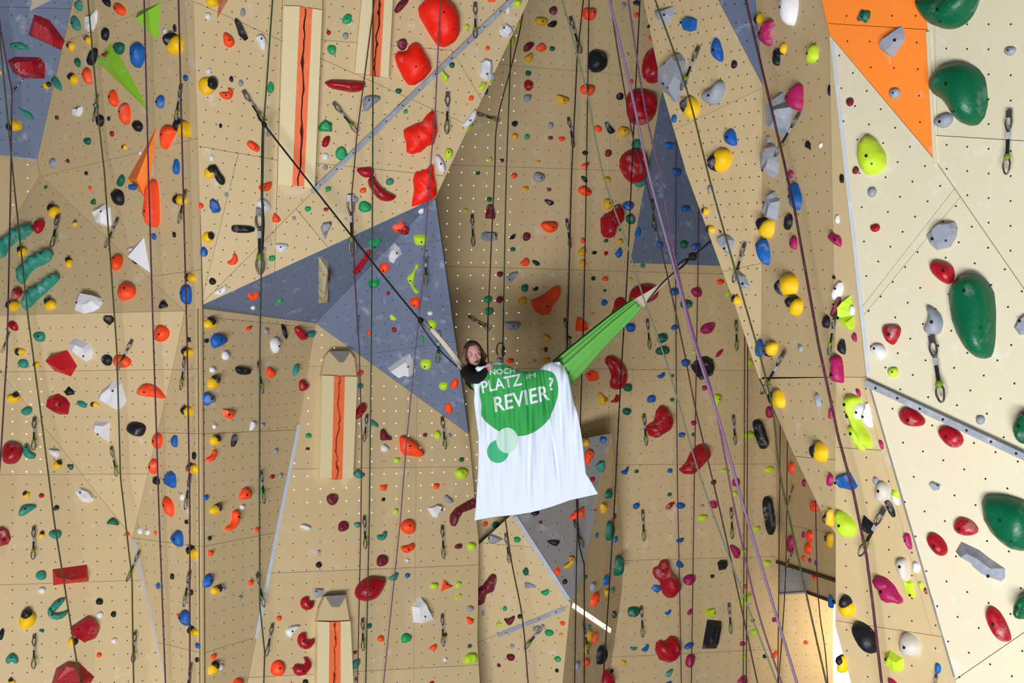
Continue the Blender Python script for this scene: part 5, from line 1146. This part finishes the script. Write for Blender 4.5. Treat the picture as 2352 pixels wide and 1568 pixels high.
hm('right_carabiner', tube([P(1566 + 14 * math.cos(a) + 3 * math.sin(a), 607 - 12 * math.cos(a) + 4 * math.sin(a), hd(1566) - .02) for a in [k * math.pi / 6 for k in range(12)]], .008, 6, closed=True), M['black'])
# black slings tied to the wall
sl = link('black_sling', mesh_of('black_sling', *tube(smooth_path([P(592, 262, 9.40), P(607, 286, 9.36), P(700, 405, 9.50), P(830, 570, 9.66), P(920, 682, 9.78), P(966, 737, 9.86)], 4), .0085, 6), smooth=True), M['black'])
tag(sl, 'taut black sling running from the left wall knot to the hammock cords', 'sling')
for nm, x, y, r in (('knot', 607, 286, .022), ('knot', 966, 735, .026)):
    dd = 9.36 if x < 700 else 9.86
    k = link(nm, mesh_of(nm, *tube([P(x - 4, y - 6, dd), P(x - 2, y - 3, dd), P(x, y, dd), P(x + 2, y + 3, dd), P(x + 4, y + 6, dd)], [r * .4, r * .9, r, r * .9, r * .4], 8), smooth=True), M['black'], sl)
tail = link('tail', mesh_of('tail', *tube(smooth_path([P(962, 738, 9.84), P(985, 772, 9.88), P(1012, 806, 9.92), P(1050, 842, 9.96)], 4), .006, 6), smooth=True), M['black'], sl)
ya = surf(1650, 540)[0]
sr = link('black_sling', mesh_of('black_sling', *tube(smooth_path([P(1655, 532, ya - .02), P(1636, 550, hd(1636) - .02), P(1592, 588, hd(1590)), P(1575, 602, hd(1575))], 4), .0085, 6), smooth=True), M['black'])
tag(sr, 'taut black sling running from the pillar edge to the hammock cords', 'sling')
link('knot', mesh_of('knot', *tube([P(1598, 582, hd(1590)), P(1594, 586, hd(1590)), P(1591, 589, hd(1590)), P(1588, 592, hd(1590)), P(1584, 596, hd(1590))], [.012, .03, .034, .03, .012], 8), smooth=True), M['black'], sr)
link('tail', mesh_of('tail', *tube(smooth_path([P(1588, 592, hd(1588) - .03), P(1556, 620, hd(1556) - .03), P(1520, 652, hd(1520) - .03), P(1486, 694, hd(1486) - .03)], 4), .006, 6), smooth=True), M['black'], sr)

# ------------------------------------------------------------------ banner
OUT = [(1088,881),(1090.6,900),(1089,917),(1090.6,936),(1093,958),(1099,1002),(1099,1047),(1096,1110),(1093,1163),(1089.5,1195),(1131,1187),(1185,1182),(1221,1176),(1265,1164),(1310,1148),(1374,1134),(1362,1114),(1346,1088),(1341,1038),
       (1337,1008),(1328,958),(1320.7,926),(1313.6,889.5),(1306.6,861),(1297,842),(1285.6,831),(1267,830.5),(1253,834),(1238,846.6),(1214,853),(1198,851),(1183,846.5),(1164,837.6),(1157.5,832.5),(1138,829.7),(1119,832),(1116,845),(1118,859),(1109,875),(1100,879)]
def bd(x, y):
    """depth of the banner cloth: hangs from the hammock rim with soft folds that fade towards the hem."""
    hang = max(0.0, min(1.0, (1195 - y) / 300.0))
    d = 9.70 - 0.0011 * (x - 1190)
    d += 0.016 * hang * (math.sin((x - 1090) * 0.19 + (y - 850) * 0.012) + 0.6 * math.sin((x - 1090) * 0.37 - (y - 850) * 0.03 + 1.0))
    g = lambda t, w: math.exp(-(t / w) ** 2)
    d += hang * (0.045 * g(x - 1212 - (y - 860) * 0.02, 5.5) + 0.045 * g(x - 1244 - (y - 860) * 0.17, 5.0) + 0.03 * g(x - 1186 - (y - 860) * 0.06, 5.0) * max(0, 1 - (y - 850) / 110) + 0.025 * g(x - 1226 + (y - 860) * 0.05, 5.0))
    d += 0.008 * math.sin((x - y * 0.5) * 0.05)
    T = [(1080,829),(1157,832),(1164,837),(1183,846),(1198,851),(1214,853),(1238,846),(1253,834),(1267,830),(1297,842),(1306,861),(1314,889),(1400,1200)]
    for (x0, t0), (x1, t1) in zip(T, T[1:]):
        if x <= x1: top = t0 + (t1 - t0) * (x - x0) / (x1 - x0); break
    d += 0.07 * math.exp(-max(0, y - top) / 10.0)       # rolls back over the rim
    return d
def cloth_patch(poly, step, lift):
    xs = [p[0] for p in poly]; ys = [p[1] for p in poly]; pts = []
    n = int((sum(math.dist(poly[i - 1], poly[i]) for i in range(len(poly)))) / step)
    o = simplify(poly, n); y = min(ys); r = 0
    if area2(o) < 0: o.reverse()
    while y < max(ys):
        x = min(xs) + (step / 2 if r % 2 else 0)
        while x < max(xs):
            if inside((x, y), poly) and edge_dist((x, y), poly) > step * .5: pts.append((x, y))
            x += step
        y += step * .87; r += 1
    V2, Fc = cdt(o, pts)
    return [P(x, y, bd(x, y) - lift) for x, y in V2], [f[::-1] for f in Fc]
BW = mat_worn('banner_white', rgb(228, 238, 253), rgb(236, 243, 252), 0.1, 3, 0.5, 0.8, 0.85, 0.01, 0.1, 200)
BG = mat_worn('banner_green', rgb(58, 168, 84), rgb(80, 180, 100), 0.1, 3, 0.5, 0.8, 0.85, 0.02, 0.1, 200)
BP = mat_basic('banner_pale_green', rgb(196, 228, 214), 0.85)
BG2 = mat_basic('banner_mint_green', rgb(70, 182, 132), 0.85)
ban = link('banner', mesh_of('banner', *cloth_patch(OUT, 2.5, 0), smooth=True), BW)
sol = ban.modifiers.new('thickness', 'SOLIDIFY'); sol.thickness = 0.004; sol.offset = -1
tag(ban, 'white cloth banner with green printed circle draped over the hammock edge', 'banner')
GREEN = [(1133,838),(1150,837.6),(1164,838.5),(1183,848),(1198,852.5),(1214,854.5),(1239,848),(1262,851.6),(1274,858.6),(1281,878),(1283,903.5),(1274,934),(1264.5,952.6),(1264,960),(1238.6,986),(1212,999),(1192,1002),(1160,997),(1146,991),(1119,972),(1106,956),(1104.6,950),(1106.5,929),(1101,904),(1101.4,887),(1110,877),(1118.5,861),(1120,850)]
link('printed_circle', mesh_of('printed_circle', *cloth_patch(chaikin(GREEN, 2), 2.5, 0.0045), smooth=True), BG, ban)
circ = lambda cx, cy, rx, ry: [(cx + math.cos(k * math.pi / 18) * rx, cy + math.sin(k * math.pi / 18) * ry) for k in range(36)]
link('printed_dot', mesh_of('printed_dot', *cloth_patch(circ(1143.5, 1037, 25, 26), 2.5, 0.005), smooth=True), BG2, ban)
link('printed_dot', mesh_of('printed_dot', *cloth_patch(circ(1165, 1011, 25, 29.5), 2.5, 0.009), smooth=True), BP, ban)
TXT = mat_basic('banner_print_white', rgb(232, 236, 244), 0.85)
def text_print(body, bl, br, up, name='lettering'):
    """letters laid on the cloth: bl, br = pixel ends of the baseline, up = pixel vector of the cap height."""
    cu = bpy.data.curves.new('t', 'FONT'); cu.body = body; cu.resolution_u = 3; cu.offset = 0.016 if body != 'IM' else 0.0
    ob = bpy.data.objects.new('t', cu); COL.objects.link(ob)
    dg = bpy.context.evaluated_depsgraph_get()
    me = bpy.data.meshes.new_from_object(ob.evaluated_get(dg))
    bpy.data.objects.remove(ob)
    bm = bmesh.new(); bm.from_mesh(me); bmesh.ops.triangulate(bm, faces=bm.faces)
    xs = [v.co.x for v in bm.verts]; x0, x1 = min(xs), max(xs); ys = [v.co.y for v in bm.verts]; y1 = max(ys)
    for v in bm.verts:
        u = (v.co.x - x0) / (x1 - x0); w = v.co.y / y1
        v.co = Vector((bl[0] + (br[0] - bl[0]) * u + up[0] * w, bl[1] + (br[1] - bl[1]) * u + up[1] * w, 0))
    for _ in range(5):
        e = [e for e in bm.edges if e.calc_length() > 3]
        if not e: break
        bmesh.ops.subdivide_edges(bm, edges=e, cuts=1); bmesh.ops.triangulate(bm, faces=bm.faces)
    for v in bm.verts: v.co = P(v.co.x, v.co.y, bd(v.co.x, v.co.y) - 0.0095)
    m2 = bpy.data.meshes.new(name); bm.to_mesh(m2); bm.free(); m2.materials.append(TXT)
    o = bpy.data.objects.new(name, m2); COL.objects.link(o); o.parent = ban
text_print('NOCH', (1125, 861), (1184, 856), (-1, -12.5))
text_print('PLATZ', (1108, 902), (1200, 883), (-4, -26))
text_print('IM', (1209, 870.5), (1231, 866.5), (-1, -11))
text_print('REVIER', (1137, 946), (1263, 917), (-4, -34))
text_print('?', (1262, 896), (1274, 894.5), (-3, -29))
# gathered corner of the cloth, bunched up at her wrist
cv = [P(x, y, d - .10) for x, y, d in [(1091, 845, 9.79), (1096, 841, 9.77), (1104, 841.5, 9.77), (1111, 840, 9.78), (1116, 838, 9.80), (1113, 847, 9.79), (1106, 851, 9.78), (1097, 855.5, 9.77), (1094, 851, 9.80)]]
ctr = P(1102, 847, 9.65)
link('gathered_corner', mesh_of('gathered_corner', cv + [ctr] + [v + Vector((0, .03, 0)) for v in cv], [[i, (i + 1) % 9, 9] for i in range(9)] + [[i, 10 + i, 10 + (i + 1) % 9, (i + 1) % 9] for i in range(9)], True), BW, ban)

# ------------------------------------------------------------------ woman in the hammock
def remesh(shapes, voxel, name, smooth_it=4):
    """union of ellipsoids and tapered capsules turned into one continuous skin."""
    bm = bmesh.new()
    for s in shapes:
        if s[0] == 'e':
            _, c, r, M3 = s
            r_ = bmesh.ops.create_icosphere(bm, subdivisions=3, radius=1)
            for v in r_['verts']: v.co = c + M3 @ Vector((v.co.x * r[0], v.co.y * r[1], v.co.z * r[2]))
        else:
            _, pts, rad = s
            for i in range(len(pts) - 1):
                n = max(2, int((pts[i + 1] - pts[i]).length / (0.5 * min(rad[i], rad[i + 1]))))
                for k in range(n + 1):
                    t = k / n; rr = rad[i] + (rad[i + 1] - rad[i]) * t
                    bmesh.ops.create_icosphere(bm, subdivisions=2, radius=rr, matrix=Matrix.Translation(pts[i].lerp(pts[i + 1], t)))
    me = bpy.data.meshes.new(name); bm.to_mesh(me); bm.free()
    ob = bpy.data.objects.new('tmp', me); COL.objects.link(ob)
    m = ob.modifiers.new('r', 'REMESH'); m.mode = 'VOXEL'; m.voxel_size = voxel; m.use_smooth_shade = True
    s = ob.modifiers.new('s', 'SMOOTH'); s.iterations = smooth_it; s.factor = 0.5
    dg = bpy.context.evaluated_depsgraph_get()
    out = bpy.data.meshes.new_from_object(ob.evaluated_get(dg)); out.name = name
    bpy.data.objects.remove(ob)
    return out
SKIN = mat_worn('skin', rgb(206, 152, 146), rgb(216, 140, 132), 0.3, 12, 0.5, 0.8, 0.55, 0.03, 0.05, 200)
HAIR = mat_worn('hair_brown', rgb(58, 34, 28), rgb(150, 112, 70), 0.5, 8, 0.5, 0.72, 0.6, 0.1, 0.6, 120)
HAIRB = mat_worn('hair_blond_tips', rgb(128, 96, 66), rgb(70, 46, 34), 0.7, 14, 0.5, 0.7, 0.6, 0.1, 0.6, 120)
SWEAT = mat_worn('black_sweater', rgb(20, 19, 21), rgb(34, 32, 34), 0.4, 10, 0.5, 0.8, 0.95, 0.1, 0.3, 150)
HD = 9.93
# head frame: looks at the camera, slightly down, tilted so that the chin points right
Rh = Matrix.Rotation(math.radians(-9), 3, 'Y') @ Matrix.Rotation(math.radians(8), 3, 'X') @ Matrix.Rotation(math.radians(10), 3, 'Z')
HC = P(1088, 813, HD)
def H(x, y, z): return HC + Rh @ Vector((x, y, z))       # metres in the head frame, -y towards the camera
I3 = Matrix.Identity(3)
sh = P(1073, 856, 9.88); el = P(1095, 868, 9.66); wr = P(1115, 850, 9.70); palm = P(1121, 844, 9.715)
body = [
 ('e', H(0, .012, .022), (.068, .086, .086), Rh), ('e', H(0, -.012, -.035), (.055, .066, .066), Rh), ('e', H(0, -.055, -.082), (.026, .022, .018), Rh),
 ('e', H(-.034, -.052, -.026), (.022, .02, .024), Rh), ('e', H(.034, -.052, -.026), (.022, .02, .024), Rh),
 ('c', [H(0, -.068, .012), H(0, -.086, -.024)], [.009, .0115]), ('e', H(-.010, -.077, -.027), (.007, .007, .006), Rh), ('e', H(.010, -.077, -.027), (.007, .007, .006), Rh),
 ('e', H(-.029, -.058, .024), (.026, .014, .010), Rh), ('e', H(.029, -.058, .024), (.026, .014, .010), Rh),
 ('e', H(0, -.072, -.049), (.021, .010, .007), Rh), ('e', H(0, -.070, -.068), (.019, .011, .008), Rh),
 ('e', H(-.07, .01, -.01), (.008, .016, .026), Rh), ('e', H(.07, .01, -.01), (.008, .016, .026), Rh),
 ('c', [H(.005, .03, -.06), P(1096, 848, 9.99)], [.048, .05]),
 ('c', [P(1094, 860, 10.06), P(1130, 893, 10.08), P(1182, 930, 10.05)], [.10, .105, .115]),
 ('c', [sh, el], [.043, .034]), ('c', [el, wr], [.034, .022]), ('c', [wr, palm], [.021, .024]), ('e', palm, (.030, .020, .032), I3),
 ('c', [P(1182, 930, 10.02), P(1240, 885, 9.98), P(1285, 868, 9.94), P(1320, 855, 9.85)], [.09, .07, .055, .04]),
 ('c', [P(1112, 858, 10.08), P(1128, 872, 9.98), P(1140, 866, 9.97)], [.04, .032, .025]),
]
for k, (fx, fy) in enumerate([(1127.5, 836.5), (1129.5, 840), (1130, 844), (1129, 848)]):      # four fingers closed over the cloth
    body.append(('c', [palm + Vector((.008, -.006, .02 - .013 * k)), P(fx, fy, 9.685), P(fx - 3.2, fy + 1.6, 9.672), P(fx - 5.2, fy + 1.2, 9.688)], [.0095, .0092, .0088, .008]))
body.append(('c', [palm + Vector((-.012, -.01, .014)), P(1121.5, 836.5, 9.685), P(1125, 835, 9.678)], [.011, .010, .0085]))     # thumb
bm_ = remesh(body, 0.0042, 'person', 3)
per = link('person', bm_, SKIN)
tag(per, 'woman in a black sweater leaning out of the hammock, gripping the banner', 'person')
cl = [('c', [P(1093, 857, 10.03), P(1096, 868, 10.05), P(1132, 895, 10.08), P(1182, 932, 10.05)], [.108, .118, .122, .13]),
      ('c', [P(1090, 851, 9.97), sh], [.06, .058]), ('c', [sh, P(1082, 866, 9.76), el], [.062, .058, .052]), ('c', [el, P(1107, 862, 9.67), P(1112.5, 853, 9.69)], [.052, .042, .034]),
      ('c', [P(1098, 846, 9.98), P(1108, 852, 10.0), P(1118, 862, 10.05)], [.05, .06, .06])]
link('sweater', remesh(cl, 0.008, 'sweater', 4), SWEAT, per)
link('trousers', remesh([('c', [P(1182, 932, 10.04), P(1240, 887, 9.99), P(1285, 869, 9.95), P(1318, 857, 9.87)], [.115, .085, .068, .055])], 0.01, 'trousers', 3), SWEAT, per)
hair = [('e', H(0, .036, .034), (.080, .086, .086), Rh), ('e', H(-.012, -.012, .096), (.052, .05, .022), Rh),
        ('c', [H(-.012, -.05, .106), H(-.048, -.052, .080), H(-.068, -.034, .035), H(-.073, -.02, -.02), H(-.070, -.008, -.075)], [.010, .010, .011, .012, .010]),
        ('c', [H(-.012, -.05, .106), H(.03, -.06, .092), H(.058, -.048, .060), H(.071, -.030, .015), H(.073, -.014, -.04), H(.068, -.005, -.075)], [.010, .010, .010, .011, .012, .010]),
        ('c', [H(-.05, .04, .0), H(-.06, .04, -.10)], [.04, .03]), ('c', [H(.05, .04, .0), H(.055, .04, -.09)], [.04, .03])]
hr = link('hair', remesh(hair, 0.005, 'hair', 2), HAIR, per)
for sx in (-1, 1):
    locks = []
    for k in range(11):
        a = .009 * k - .014; w = .074 + .012 * math.sin(k * 2.1); wv = .010 * math.sin(k * 1.7)
        locks.append(('c', [H(sx * .068, .005 + a, .060 - .005 * k), H(sx * (w + .004), .004 + a, .01), H(sx * (w + .016 + wv), .002 + a, -.035), H(sx * (w + .004 - wv), a, -.075 - .008 * (k % 3)), H(sx * (w + .022 + wv), a, -.106 - .016 * (k % 2))], [.0085, .0085, .008, .007, .0042]))
    link('hair_lock', remesh(locks, 0.0042, 'hair_lock', 1), HAIRB, hr)
EYE = mat_basic('eye_dark', rgb(54, 34, 36), 0.3); LID = mat_basic('eye_lid', rgb(176, 112, 112), 0.5); EW = mat_basic('eye_white', rgb(214, 200, 196), 0.3); LIP = mat_basic('lip_red', rgb(160, 78, 84), 0.5); MOUTH = mat_basic('mouth_dark', rgb(76, 24, 30), 0.7)
def ell(name, c, r, mat, parent):
    bm = bmesh.new(); bmesh.ops.create_icosphere(bm, subdivisions=2, radius=1)
    for v in bm.verts: v.co = c + Rh @ Vector((v.co.x * r[0], v.co.y * r[1], v.co.z * r[2]))
    m = bpy.data.meshes.new(name); bm.to_mesh(m); bm.free(); m.polygons.foreach_set('use_smooth', [True] * len(m.polygons))
    return link(name, m, mat, parent)
for sx in (-1, 1):
    ey = ell('eye', H(sx * .028, -.0640, .002), (.0125, .010, .0058), EW, per)
    ell('iris', H(sx * .028, -.0705, .0015), (.0058, .0045, .0052), EYE, ey)
    ell('eyelid', H(sx * .028, -.0648, .0068), (.0150, .0105, .0048), LID, ey)
    ell('eyebrow', H(sx * .029, -.0725, .0225), (.0145, .0035, .0022), HAIRB, per)
ell('lips', H(.002, -.0745, -.0585), (.0195, .007, .0115), LIP, per)
ell('mouth', H(.002, -.0785, -.0585), (.0135, .005, .0060), MOUTH, per)
# wrist band and hair scarf
br = [wr.lerp(palm, .25) + (Matrix.Rotation(math.radians(40), 3, 'Y') @ Vector((0, math.cos(a) * .027, math.sin(a) * .027))) for a in [k * math.pi / 8 for k in range(16)]]
link('bracelet', mesh_of('bracelet', *tube(br, .004, 5, closed=True), smooth=True), M['brown'], per)
